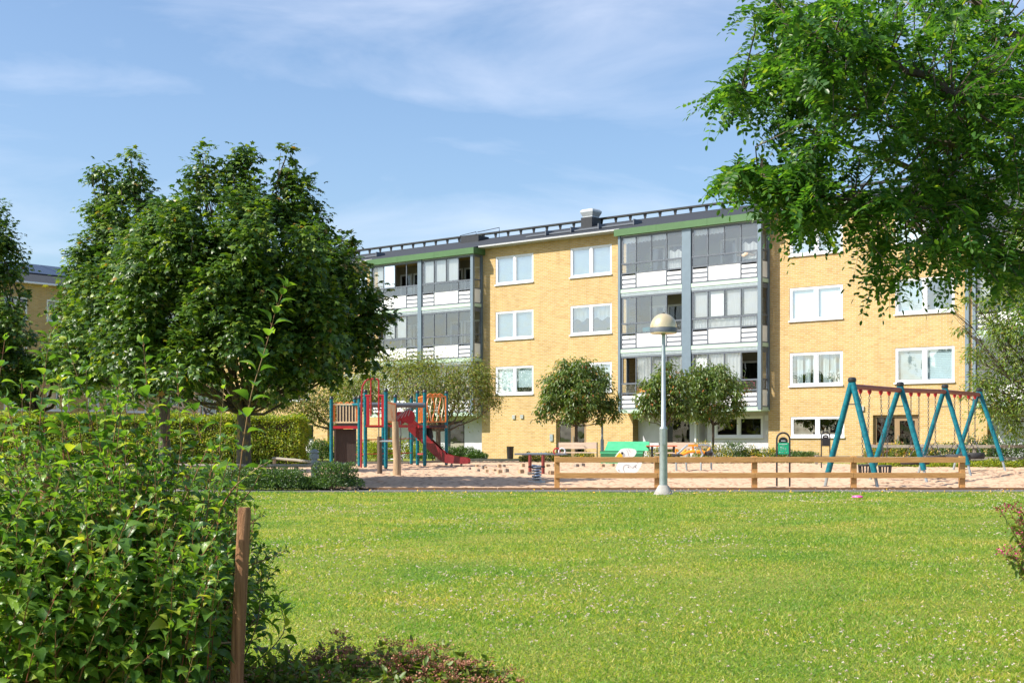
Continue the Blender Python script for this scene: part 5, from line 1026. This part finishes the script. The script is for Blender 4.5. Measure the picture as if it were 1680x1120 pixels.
# ================================================================= ROBINIA at the right edge, crown overhanging the lawn
rb = (4.9, 8.6, 0)
t = thing('robinia_tree', 'leafy robinia with small oval leaflets hanging into the upper right of the view', 'tree', rb)
p = MB(); F0 = Vector((4.75, 8.5, 2.1)); p.tube([(4.9,8.6,-.1), (4.88,8.6,.3), (4.8,8.5,1.3), F0], [.17,.13,.115,.105], 14)
def WV(u, v, Y): return Vector(W(u, v, Y))
limbs = [[F0, WV(1680,440,7.6), WV(1600,375,7.4), WV(1480,345,7.2), WV(1350,325,7.1), WV(1195,290,7.0)],
 [F0, WV(1700,290,7.9), WV(1600,250,7.6), WV(1500,225,7.4), WV(1380,170,7.3), WV(1230,150,7.2)],
 [F0, (4.6,8.4,3.2), WV(1640,40,8.2), WV(1560,-40,8), WV(1440,-20,7.8), WV(1300,40,7.6)],
 [F0, (4.7,8.5,3.6), (4.3,8.6,4.6), (3.6,8.4,5.4), (2.8,8.2,5.8)], [F0, (5.2,8.6,3.6), (5.9,8.8,4.8), (6.6,9.0,5.6)], [F0, (4.9,9.2,3.4), (5.2,10.2,4.6), (5.4,11,5.2)], [F0, (4.9,8,3.3), (5.3,7.2,4.4), (5.6,6.6,5)],
 [F0, WV(1700,380,8.6), WV(1560,300,8.9), WV(1400,240,8.8), WV(1300,200,8.6)], [F0, (4.4,8.0,2.9), WV(1560,150,6.9), WV(1450,90,6.8), WV(1330,60,6.9)]]
nodes = []
for li, l in enumerate(limbs):
    l = [Vector(a) for a in l]; k = len(l); pts = [l[0]]
    for i in range(k-1):
        for s in (1/3, 2/3, 1): q = l[i].lerp(l[i+1], s)+Vector(rng.normal(size=3))*.02; pts.append(q)
    r0 = .034 if li < 3 else .05; p.tube(pts, [max(.004, r0*(1-i/(len(pts)))**1.1) for i in range(len(pts))], 7); nodes += pts[3:]
nodes = np.array([tuple(a) for a in nodes])
poly = [(1195,-20),(1222,30),(1218,80),(1170,120),(1150,150),(1153,170),(1180,195),(1225,205),(1262,225),(1292,252),(1297,268),(1255,262),(1200,262),(1175,276),(1190,300),(1215,312),(1262,328),(1300,345),(1290,385),(1330,392),(1385,380),(1412,410),(1408,440),(1385,470),(1440,480),(1485,478),(1520,455),(1575,470),(1625,500),(1650,540),(1700,520),(1760,400),(1760,-20)]
def inpoly(x, y):
    c = False; n = len(poly)
    for i in range(n):
        xa, ya = poly[i]; xb, yb = poly[(i+1) % n]
        if (ya > y) != (yb > y) and x < (xb-xa)*(y-ya)/(yb-ya)+xa: c = not c
    return c
tips = []
gaps = [(1430,255,38),(1475,270,26),(1365,245,20),(1345,188,12),(1560,40,10),(1642,245,30),(1640,20,20),(1385,225,16)]
while len(tips) < 470:
    u, v = rng.uniform(1145, 1760), rng.uniform(-20, 545)
    if not all(inpoly(u+a_, v+b_) for a_, b_ in ((0,0),(0,22),(-12,8),(-8,-8))): continue
    if any((u-a)**2+(v-b)**2 < r*r*1.7 for a, b, r in gaps) and rng.random() < .6: continue
    if v > 330 and rng.random() < .42: continue
    Y = rng.uniform(6.9, 7.7) if u < 1310 else rng.uniform(6.4, 9.0) if v < 260 else rng.uniform(6.6, 8.0); tips.append((W(u, v, Y), v))
k = 0
while k < 60:
    u, v = rng.uniform(1175, 1340), rng.uniform(278, 365)
    if inpoly(u, v+10) and inpoly(u-8, v): k += 1; Y = rng.uniform(6.7, 7.5); tips.append((W(u, v, Y), v))
for _ in range(900):
    d = rdir(1)[0]; q = np.array([5.0, 8.6, 4.6])+d*np.array([2.6, 2.6, 1.9])*rng.uniform(.6, 1)
    if q[2] > 3.3 and (840+FPX*q[0]/q[1] > 1700 or 725-(q[2]-1)*FPX/q[1] < -30): tips.append((tuple(q), -100))
LP, LD, LN, LL = [], [], [], []; RP, RD, RN, RL = [], [], [], []
for q, vv in tips:
    q = np.array(q); dist = np.linalg.norm(nodes-q, axis=1)+np.where(nodes[:, 2] < q[2]-.3, 0, .12); j = nodes[np.argmin(dist)]
    mid = (j+q)/2+rng.normal(size=3)*.05+[0, 0, .05*np.linalg.norm(q-j)]
    if np.linalg.norm(q-j) > .05: p.tube([tuple(j), tuple(mid), tuple(q)], [.006, .004, .002], 4)
    tdir = (q-mid)/max(1e-6, np.linalg.norm(q-mid)); nleaf = rng.integers(5, 9)
    for m_ in range(nleaf):
        s = rng.uniform(.1, 1); st = mid+(q-mid)*s if m_ else q
        d = nrm((tdir*.4+rdir(1)[0]*[1,1,.6]+[0,0,-.25])[None])[0]; ln = rng.uniform(.13, .22); drp = rng.uniform(.15, .75); nl = rng.integers(6, 10)
        nn = nrm((np.array([0,0,1.])+rng.normal(size=3)*.4)[None])[0]; side = np.cross(nn, d); side /= np.linalg.norm(side)
        prev = st
        for i in range(nl+1):
            f = (i+1)/(nl+1); pos = st+d*ln*f+np.array([0,0,-1])*drp*ln*f*f*.8; tg = d+np.array([0,0,-1])*drp*1.6*f; tg /= np.linalg.norm(tg)
            RP.append(prev); RD.append(pos-prev); RN.append(nn); RL.append(np.linalg.norm(pos-prev)); prev = pos
            ll_ = rng.uniform(.031, .044)*(1 if 0 < i < nl else .85)
            if i == nl: LP.append(pos); LD.append(tg); LN.append(nn); LL.append(ll_)
            else:
                for sg in (-1, 1): LP.append(pos); LD.append(side*sg+tg*.35+rng.normal(size=3)*.12); LN.append(nn+rng.normal(size=3)*.22); LL.append(ll_)
obj('trunk', p, M['bark'], t, smooth=True)
LL = np.array(LL); leaf_mesh('crown', np.array(LP), np.array(LD), nrm(np.array(LN)), LL, LL*.52, T_OVAL, M['robinia'], t)
T_STEM = (np.array([(0,.5,0),(1,.5,0),(1,-.5,0),(0,-.5,0)]), [(0,1,2,3)])
leaf_mesh('leaf_stalk', np.array(RP), np.array(RD), np.array(RN)+.01, np.array(RL), .0014, T_STEM, M['robinia'], t)
# ================================================================= FOREGROUND DOGWOOD
class Plant:
    def __init__(s): s.P = []; s.D = []; s.Nn = []; s.L = []; s.st = MB()
    def leaf(s, p, d, n, l): s.P.append(p); s.D.append(d); s.Nn.append(n); s.L.append(l)
    def shoot(s, pts, r0, pair=.065, L0=.07, t0=.15, tipshrink=.5):
        pts = [Vector(a) for a in pts]; fine = []
        for i in range(len(pts)-1):
            for k in range(5): fine.append(pts[i].lerp(pts[i+1], k/5))
        fine.append(pts[-1])
        for _ in range(2): fine = [fine[0]]+[(fine[i-1]+fine[i]*2+fine[i+1])/4 for i in range(1, len(fine)-1)]+[fine[-1]]
        n = len(fine); s.st.tube(fine, [max(.0012, r0*(1-.75*i/(n-1))) for i in range(n)], 5)
        tot = sum((fine[i+1]-fine[i]).length for i in range(n-1)); acc = 0; nxt = tot*t0; ph = rng.uniform(0, 3.14)
        for i in range(n-1):
            seg = fine[i+1]-fine[i]; l = seg.length
            while nxt <= acc+l and l > 0:
                f = (nxt-acc)/l; c = fine[i]+seg*f; ax = seg.normalized(); o = ax.orthogonal().normalized(); o2 = ax.cross(o); tt = nxt/tot; sz = L0*(1-tipshrink*max(0, (tt-.55)/.45))*rng.uniform(.75, 1.15)
                for a in (ph, ph+math.pi):
                    if rng.random() < .08: continue
                    rad = o*math.cos(a)+o2*math.sin(a); d = rad*.9+ax*(.25+.6*tt)+Vector((0,0,-.15+.2*tt))+Vector(rng.normal(size=3))*.15; d.normalize()
                    up = Vector((0,0,1)) if abs(d.z) < .9 else Vector((1,0,0)); nn = (up+ax*.3+Vector(rng.normal(size=3))*.25)
                    s.st.tube([c, c+d*.012], .0012, 3, cap=False); s.leaf(tuple(c+d*.010), tuple(d), tuple(nn), sz)
                ph += math.pi/2+rng.normal()*.2; nxt += pair*(1-.45*tt)*rng.uniform(.85, 1.15)
            acc += l
        e = fine[-1]; ax = (fine[-1]-fine[-3]).normalized()
        for a in range(3):
            d = (ax+Vector(rng.normal(size=3))*.3).normalized(); s.leaf(tuple(e), tuple(d), tuple(rdir(1)[0]), L0*(1-tipshrink)*rng.uniform(.5, .9))
    def build(s, t, m, wr=.52, sm='redtwig'):
        obj('stem', s.st, M[sm], t, smooth=True); L_ = np.array(s.L); leaf_mesh('foliage', np.array(s.P), np.array(s.D), nrm(np.array(s.Nn)), L_, L_*wr*2*.55, T_DOG, M[m], t, smooth=True)
def dogleafmat():
    m = M['dogwood']; t_ = m.node_tree; b = t_.nodes['Principled BSDF']
    n = N(t_, 'ShaderNodeTexNoise'); n.inputs['Scale'].default_value = 90; tcn = N(t_, 'ShaderNodeTexCoord'); bp = N(t_, 'ShaderNodeBump'); bp.inputs['Strength'].default_value = .5; bp.inputs['Distance'].default_value = .004
    t_.links.new(tcn.outputs['Object'], n.inputs['Vector']); t_.links.new(n.outputs['Fac'], bp.inputs['Height']); t_.links.new(bp.outputs['Normal'], b.inputs['Normal'])
dogleafmat()
def top_front(u): return 1+(725-np.interp(u, [-60,0,150,300,380,425], [770,770,780,790,830,900]))*4.5/FPX
def dogwood(label, base, shoots, nfill, xr, yr, topf, L0=.078):
    t = thing('dogwood_shrub', label, 'shrub', base); pl = Plant()
    for s in shoots: pl.shoot(*s[:1], **s[1])
    for k in range(nfill):
        x = rng.uniform(*xr); y = rng.uniform(*yr); top = topf(x, y); hh = rng.uniform(.15, 1)**.6*top
        bx = base[0]+(x-base[0])*rng.uniform(.25, .6); by = base[1]+(y-base[1])*.5
        e = Vector((x, y, hh)); z0 = hh*rng.uniform(.0, .35); a = Vector((bx+rng.normal()*.05, by, z0)); mid = a.lerp(e, .55)+Vector((rng.normal()*.05, rng.normal()*.05, .08*hh))
        pl.shoot([a, mid, e+Vector((0,0,-.04 if rng.random() < .5 else .04))], rng.uniform(.002, .0045), L0=L0*rng.uniform(.8, 1.1), t0=.12)
    for k in range(150):
        u = rng.uniform(-40, 372); Y = rng.uniform(4.3, 4.75); zt = min(top_front(u), .98)*rng.uniform(.12, .95); e = Vector((at(u, Y), Y, zt)); s_ = Vector((e.x-rng.uniform(.05, .25), e.y+.22, max(.02, zt-rng.uniform(.25, .5)))); m_ = s_.lerp(e, .5)+Vector((0, -.02, .05))
        pl.shoot([s_, m_, e], .0025, L0=L0*1.05, t0=.1)
    pl.build(t, 'dogwood'); return t
YD = 5.2
def S_(pxs, Y=YD, **k):
    pts = [W(u, v, Y+(dy[0] if dy else 0)) for u, v, *dy in pxs]; return (pts, dict(r0=k.pop('r0', .0035), **k))
tall = [S_([(385,840),(400,720),(412,645),(436,570),(452,510),(468,470)], 5.0, L0=.092, pair=.068, t0=.05, tipshrink=.4, r0=.0032),
 S_([(60,760),(66,690),(72,620),(80,560),(88,528)], 5.1, L0=.068, pair=.085, t0=.05), S_([(165,760),(150,690),(135,640),(118,590),(108,562)], 5.2, L0=.066, pair=.085, t0=.05),
 S_([(105,760),(102,690),(101,640),(100,625)], 5.0, L0=.06, pair=.075, t0=.05), S_([(255,760),(246,690),(240,620),(235,560)], 5.2, L0=.066, pair=.08, t0=.05), S_([(300,790),(296,700),(292,640),(291,605)], 5.3, L0=.06, pair=.07, t0=.05),
 S_([(235,740),(212,690),(196,650),(187,625)], 5.4, L0=.055, pair=.07, t0=.05), S_([(360,770),(362,700),(366,660),(367,632)], 5.1, L0=.05, pair=.075, t0=.05), S_([(-5,640),(2,600),(8,556)], 5.1, L0=.055, pair=.08),
 S_([(30,740),(20,700),(12,660),(2,650)], 5.0, L0=.06), S_([(330,720),(322,690),(316,672)], 5.2, L0=.06), S_([(390,830),(415,800),(436,760)], 5.0, L0=.058, pair=.06), S_([(330,900),(380,800),(425,765),(440,758)], 4.9, L0=.05, pair=.08),
 S_([(350,960),(400,930),(440,915),(468,903)], 5.0, L0=.045, pair=.08, t0=.4), S_([(360,1000),(400,960),(428,900)], 5.1, L0=.05), S_([(370,900),(410,860),(432,842)], 5.1, L0=.045, pair=.06), S_([(360,1010),(400,970),(432,965)], 5.0, L0=.05), S_([(350,950),(395,900),(415,880)], 5.0, L0=.055)]
for pts_, kw_ in tall[1:11]: kw_['L0'] = kw_.get('L0', .07)*1.28; kw_['pair'] = kw_.get('pair', .065)*.78; kw_['r0'] = .0028; kw_['tipshrink'] = .4
for k in range(26):
    u = rng.uniform(-40, 395); v = np.interp(u, [-40,100,250,395], [655,640,650,720])+rng.uniform(-45, 30); Y = rng.uniform(4.8, 5.5); l_ = rng.uniform(-30, 22)
    tall.append(S_([(u-l_*2, 860), (u-l_, 780), (u-l_*.3, (780+v)/2), (u, v)], Y, L0=rng.uniform(.066, .088), pair=.07, t0=.05, r0=.0028))
def px_top(x, Y):
    u = 840+FPX*x/Y
    v = np.interp(u, [-200,0,60,150,240,300,350,395,420,440], [735,725,730,730,722,735,752,790,850,910]); return max(.1, zat(v, Y))
dogwood('large leafy dogwood bush with reddish stems and pointed leaves filling the lower left corner', (-1.35, 5.1, 0), tall, 390, (at(-70, 5), at(408, 5)), (4.65, 5.75), px_top)
# stakes
def stake(label, u0, vt, ub, Y, r): 
    x0, x1 = at(ub, Y), at(u0, Y); p = MB(); zt = zat(vt, Y); p.tube([(x0, Y, -.15), (x0*.6+x1*.4, Y, zt*.4), (x1, Y, zt-.012), (x1, Y, zt)], [r, r*.99, r*.96, r*.80], 16); solo('wooden_stake', p, M['stake'], label, 'stake', (x0, Y, 0), smooth=True)
stake('round reddish brown wooden stake at the right side of the dogwood bush', 401, 832, 383, 4.5, .0235); stake('round wooden stake standing inside the dogwood leaves near the left edge', 78, 775, 72, 5.35, .028)
p = MB(); a, b = Vector(W(-60,1075,4.9)), Vector(W(388,1052,4.75)); p.tube([a.lerp(b, k/12)+Vector((0,0,-.012*math.sin(k*math.pi/12))) for k in range(13)], .0035, 5); solo('string', p, M['log'], 'thin brown string stretched low through the dogwood between the stakes', 'string', tuple(a))
# ---- spirea in the foreground
def spirea(label, x, Y, w_, h_, n, fm, seed=0, nf=30, stems=16, z=0):
    t = thing('spirea_bush', label, 'shrub', (x, Y, z)); st = MB(); P = []; D = []; NN = []; FP = []
    for k in range(stems):
        a = rng.uniform(0, 6.28); r = rng.uniform(0, 1)**.5; e = Vector((x+.5*w_*r*math.cos(a), Y+.35*w_*r*math.sin(a), z+(h_+.04)*rng.uniform(.65, 1.08)*(1-.35*r))); b_ = Vector((x+.15*w_*r*math.cos(a), Y+.1*w_*math.sin(a), z))
        m_ = b_.lerp(e, .5)+Vector((0,0,.03)); st.tube([b_, m_, e], [.003,.002,.0012], 4)
        for q in range(n//stems):
            f = rng.uniform(.15, 1); c = (m_.lerp(e, (f-.5)*2) if f > .5 else b_.lerp(m_, f*2)); d = Vector(rng.normal(size=3)); d.z = abs(d.z)*.7; P.append(tuple(c+d*.008)); D.append(tuple(d)); NN.append(tuple(Vector((0,0,1))+Vector(rng.normal(size=3))*.4))
        for q in range(2 if rng.random() < .7 else 1):
            c = e+Vector(rng.normal(size=3))*.018*(1 if q else 0); FP += [tuple(c+Vector((rng.normal()*.014, rng.normal()*.014, rng.normal()*.005))) for _ in range(nf)]
    obj('stem', st, M['redtwig'], t); L_ = rng.uniform(.022, .045, len(P)); leaf_mesh('foliage', np.array(P), np.array(D), np.array(NN), L_, L_*.42, T_OVAL, M['spirea'], t)
    FP = np.array(FP); leaf_mesh('flowers', FP, rdir(len(FP)), rdir(len(FP))+[0,0,1.2], .0075, .006, T_OVAL, M[fm], t)
sp_l = [(420,5.0,.42,.20,'leafy spirea clump right beside the wooden stake'),(470,5.15,.42,.17,'spirea clump second right of the wooden stake'),(520,4.95,.40,.14,'low spirea clump between the stake and the tall dark sprig'),(560,5.15,.36,.24,'spirea clump with a tall dark sprig below the lawn'),(610,5.0,.40,.13,'low green spirea clump with few flower heads at the bottom edge'),(660,5.15,.42,.22,'spirea clump with many brown flower heads, fourth from its right end'),(705,5.1,.42,.20,'dense brown flowered spirea clump near the bottom middle'),(750,5.0,.36,.14,'brown flowered spirea clump next to the rightmost one'),(785,5.05,.34,.17,'rightmost brown flowered spirea clump at the bottom edge')]
for u, Y, w_, h_, lab in sp_l: spirea(lab, at(u, Y), Y, w_, h_, 460, 'spireaf', stems=26, nf=8 if u < 540 or u == 610 else 30)
for i in range(6): spirea(['spirea clump under the dogwood just left of the stake','spirea clump under the dogwood, second left of the stake','spirea clump under the dogwood, third left of the stake','spirea clump at the bottom edge below the dogwood centre','spirea clump at the bottom edge near the left corner','spirea clump in the bottom left corner'][i], at(350-i*65, 4.75), 4.75, .4, .13, 300, 'spireaf', stems=14)
t = thing('pink_spirea_bush', 'pink and rusty red flowered spirea reaching in from the right edge over the lawn', 'shrub', (at(1730, 5.2), 5.2, 0)); st = MB(); P = []; D = []; NN = []; FP = []
bq = Vector((at(1745,5.2), 5.2, 0)); tipsr = [(1640,834,5.1),(1652,829,5.15),(1664,827,5.2),(1672,838,5.2),(1668,852,5.1),(1660,868,5.15),(1672,872,5.2),(1676,888,5.1),(1642,903,5.1),(1655,900,5.1),(1670,905,5.2),(1664,915,5.1),(1678,860,5.3),(1690,840,5.3),(1700,860,5.2),(1690,890,5.2),(1700,910,5.2),(1720,850,5.3),(1720,900,5.1),(1735,870,5.2),(1690,930,5.1),(1672,925,5.15)]
for u, v, Y in tipsr:
    e = WV(u, v, Y); m_ = bq.lerp(e, .6)+Vector((.04,0,.06)); st.tube([bq, m_, e], [.004,.0025,.0012], 5)
    for q in range(22): c = m_.lerp(e, rng.uniform(0, .95)); d = Vector(rng.normal(size=3)); P.append(tuple(c)); D.append(tuple(d)); NN.append(tuple(Vector((0,0,1))+Vector(rng.normal(size=3))*.4))
    for _ in range(20): FP.append(tuple(e+Vector((rng.normal()*.010, rng.normal()*.013, rng.normal()*.006))))
    for _ in range(10): FP.append(tuple(e+Vector((.02+rng.normal()*.013, rng.normal()*.013, -.012+rng.normal()*.006))))
obj('stem', st, M['redtwig'], t); L_ = rng.uniform(.025, .05, len(P)); leaf_mesh('foliage', np.array(P), np.array(D), np.array(NN), L_, L_*.3, T_OVAL, M['spirea'], t); FP = np.array(FP); leaf_mesh('flowers', FP, rdir(len(FP)), rdir(len(FP)), .008, .006, T_OVAL, M['pinkf'], t)
p = MB(); p.box(at(-400,5), at(800,5)*1.0-.0, 4.0, 4.9, -.02, .012); obj('flower_bed', p, M['soil'], kind='structure')
# ================================================================= GRASS and CLOVER
def scatter(n, y0, y1, pw, marg=1.06, ex=0.0):
    u = rng.random(n); Y = (y0**pw+u*(y1**pw-y0**pw))**(1/pw); X = rng.uniform(-1, 1, n)*(.385*marg*Y+ex); return X, Y
gm = leafmat('grass_blades', [(0,(.045,.11,.008)),(.3,(.10,.20,.012)),(.6,(.18,.28,.02)),(.8,(.29,.34,.035)),(.9,(.40,.36,.10)),(1,(.55,.44,.22))], .35, .5)
tt = gm.node_tree; rr = [q for q in tt.nodes if q.type == 'VALTORGB'][0]; tcn = N(tt, 'ShaderNodeTexCoord'); n1 = N(tt, 'ShaderNodeTexNoise'); n1.inputs['Scale'].default_value = .8; n1.inputs['Detail'].default_value = 6; n1.inputs['Roughness'].default_value = .65
tt.links.new(tcn.outputs['Object'], n1.inputs['Vector']); r3 = N(tt, 'ShaderNodeValToRGB'); e = r3.color_ramp.elements; e[0].position = .36; e[0].color = (.62,.90,.75,1); e[1].position = .68; e[1].color = (1.42,1.10,1.5,1); e = e.new(.5); e.color = (1.02,1.05,.85,1)
m5 = N(tt, 'ShaderNodeMixRGB', blend_type='MULTIPLY'); m5.inputs['Fac'].default_value = 1; tt.links.new(n1.outputs['Fac'], r3.inputs['Fac']); outs = [l.to_socket for l in rr.outputs['Color'].links]
tt.links.new(rr.outputs['Color'], m5.inputs['Color1']); tt.links.new(r3.outputs['Color'], m5.inputs['Color2'])
for q in outs: tt.links.new(m5.outputs['Color'], q)
X, Y = scatter(440000, 4.6, 27, .35); X2, Y2 = scatter(170000, 3.5, 27, 1.0, 1.0, 4.5); k = np.abs(X2) > .38*Y2; X = np.concatenate([X, X2[k]]); Y = np.concatenate([Y, Y2[k]]); n = len(X)
# patchy: long lush and short dry areas
f = np.sin(X*1.7+Y*.6)*np.cos(Y*1.1-X*.5)+.6*np.sin(X*4.1-Y*2.3)+.5*np.sin(X*.5+1)*np.sin(Y*.45)
lf = np.clip(.019+.005*f, .010, .032)*rng.uniform(.6, 1.4, n)*(1+.03*Y); wd = (.0018+.00022*Y)*rng.uniform(.8, 1.3, n)
D = rng.normal(size=(n, 3)); D[:, 2] = np.abs(D[:, 2])*.5+.55
T_BL = (np.array([(0,.5,0),(.55,.32,.05),(1,0,-.12),(.55,-.32,.05),(0,-.5,0)]), [(0,1,3,4),(1,2,3)])
leaf_mesh('grass', np.stack([X, Y, np.full(n, .0)], -1), D, rdir(n), lf, wd, T_BL, gm, None, kind='stuff', label='short mown grass of the lawn', category='grass')
X, Y = scatter(11000, 4.8, 27, 1.0)
f = np.sin(X*1.3+Y*.9)+np.sin(Y*.7-X*1.9+2)+.7*np.sin(X*.37+Y*.21); k = f+rng.normal(size=len(X))*.75 > .75; X, Y = X[k], Y[k]; n = len(X)
# each head: a loose ball of small petals
idx = np.repeat(np.arange(n), 7); r = (.0042+.00022*Y)[idx]; pd = rdir(len(idx)); pd[:, 2] = np.abs(pd[:, 2]); Q = np.stack([X[idx], Y[idx], (.028+.001*Y)[idx]], -1)+pd*r[:, None]*.5
cm = leafmat('clover_heads', [(0,(.50,.33,.28)),(.5,(.66,.52,.47)),(1,(.80,.72,.68))], .15, .8, tcol=(1,1,1))
leaf_mesh('clover_flowers', Q, pd, rdir(len(idx)), r*1.3, r*1.0, T_KITE, cm, None, kind='stuff', label='small white clover heads scattered over the lawn', category='clover')
X = rng.uniform(-3, 10, 60); Y = rng.uniform(24.5, 26.6, 60); Q = np.stack([X, Y, np.full(60, .07)], -1); idx = np.repeat(np.arange(60), 5); leaf_mesh('dandelions', Q[idx]+rng.normal(size=(300,3))*.006, rdir(300), rdir(300)+[0,0,1], .02, .018, T_KITE, M['yellow'], None, kind='stuff', label='yellow dandelions near the far edge of the lawn', category='dandelions')

# ================================================================= THINGS ON BALCONIES AND WINDOW SILLS
def BL(s, y, z): return (OX+.771*s+.637*y, OY-.637*s+.771*y, z)
def pot_plant(label, s, y, z, h, r, m='shrub', pot='terracotta', n=120, L=.09, flw=None):
    b = BL(s, y, z); t = thing('potted_plant', label, 'potted plant', b); p = MB(); p.lathe([(r*.38, 0), (r*.5, h*.3), (r*.54, h*.3), (r*.54, h*.34), (r*.4, h*.34)], b, 12); obj('pot', p, M[pot], t, smooth=True)
    d = rdir(n); d[:, 2] = np.abs(d[:, 2]); P = np.array([b[0], b[1], z+h*.32])+d*[r, r, h*.66]*rng.uniform(.3, 1, (n, 1)); leaf_mesh('leaves', P, d+rng.normal(size=d.shape)*.5, rdir(n)+[0,0,.8], L*rng.uniform(.7,1.2,n), L*.4, T_KITE, M[m], t)
    if flw: k = 50; d = rdir(k); d[:, 2] = np.abs(d[:, 2]); leaf_mesh('flowers', np.array([b[0], b[1], z+h*.4])+d*[r, r, h*.62], rdir(k), rdir(k), .05, .05, T_KITE, M[flw], t)
pot_plant('leafy green potted plant behind the left pane of the window above the swings', 22.1, .24, 6.33, .62, .24, 'willow', 'white', 110, .08)
pot_plant('small potted plant behind the right pane of the window above the swings', 23.2, .24, 6.33, .5, .2, 'willow', 'white', 80, .08)
pot_plant('white orchid on the sill of the curtained window left of the swings', 18.55, .14, 3.52, .5, .13, 'shrub', 'white', 40, .07, 'duckwhite')
pot_plant('second white orchid beside the other on the sill of the curtained window', 18.95, .14, 3.52, .46, .13, 'shrub', 'white', 40, .07, 'duckwhite')
pot_plant('dark leafy pot plant in the window under the lace valance', 5.2, .22, 6.33, .42, .12, 'shrub', 'terracotta', 60)
pot_plant('small red flowered pot plant in the window under the lace valance', 6.1, .22, 6.33, .25, .16, 'shrub', 'terracotta', 60, .05, 'pinkf')
pot_plant('bushy pot plant in the right pane under the lace valance', 7.0, .22, 6.33, .3, .18, 'willow', 'white', 80, .06)
pot_plant('trailing plant behind the lower glass of the top left balcony beside the wide post', 8.8, -.4, 8.2, 1.3, .25, 'willow', 'terracotta', 150)
pot_plant('tall plant in the top balcony, second pane from the left edge', 9.6, -.35, 8.2, 1.7, .25, 'willow', 'terracotta', 150)
pot_plant('dark green plant on the middle balcony left of the lamp head', 8.75, -.45, 5.4, 1.1, .32, 'shrub', 'terracotta', 160)
pot_plant('plant with red flowers in the open lower right balcony', 15.0, -.5, 3.22, .48, .30, 'shrub', 'terracotta', 120, .07, 'pinkf')
def bchair(label, s, y, z, m):
    b = BL(s, y, z); t = thing('balcony_chair', label, 'chair', b, bld.rotation_euler.z)
    p = MB(); p.box(-.24, .24, -.24, .24, .42, .46); obj('seat', p, M[m], t, local=True); p = MB(); p.box(-.24, .24, .20, .24, .5, .98); obj('backrest', p, M[m], t, local=True)
    for dx in (-.22, .19):
        for dy in (-.22, .2): p = MB(); p.box(dx, dx+.03, dy, dy+.03, 0, .42); obj('leg', p, M['white'], t, local=True)
bchair('blue chair on the middle balcony just left of the lamp head', 9.3, -.2, 5.4, 'teal'); bchair('red chair on the middle balcony beside the blue one', 10.2, -.1, 5.4, 'redplastic')
bchair('white chair on the open top balcony beside the maple crown', -5.6, .2, 8.2, 'white'); bchair('orange chair in the lower left balcony behind the lamp post', 8.95, -.2, 2.6, 'orange2')
p = MB(); b = BL(14.6, -.60, 9.35); pts = [Vector(BL(14.45+k*.1, -.62+.03*math.sin(k), 9.22+.05*math.sin(k*1.3))) for k in range(10)]
p.tube(pts, [.06,.09,.10,.11,.10,.12,.10,.10,.08,.05], 8); solo('blanket', p, M['beigewood'], 'pale pink blanket laid over the rail inside the top right balcony', 'blanket', tuple(pts[0]), smooth=True)
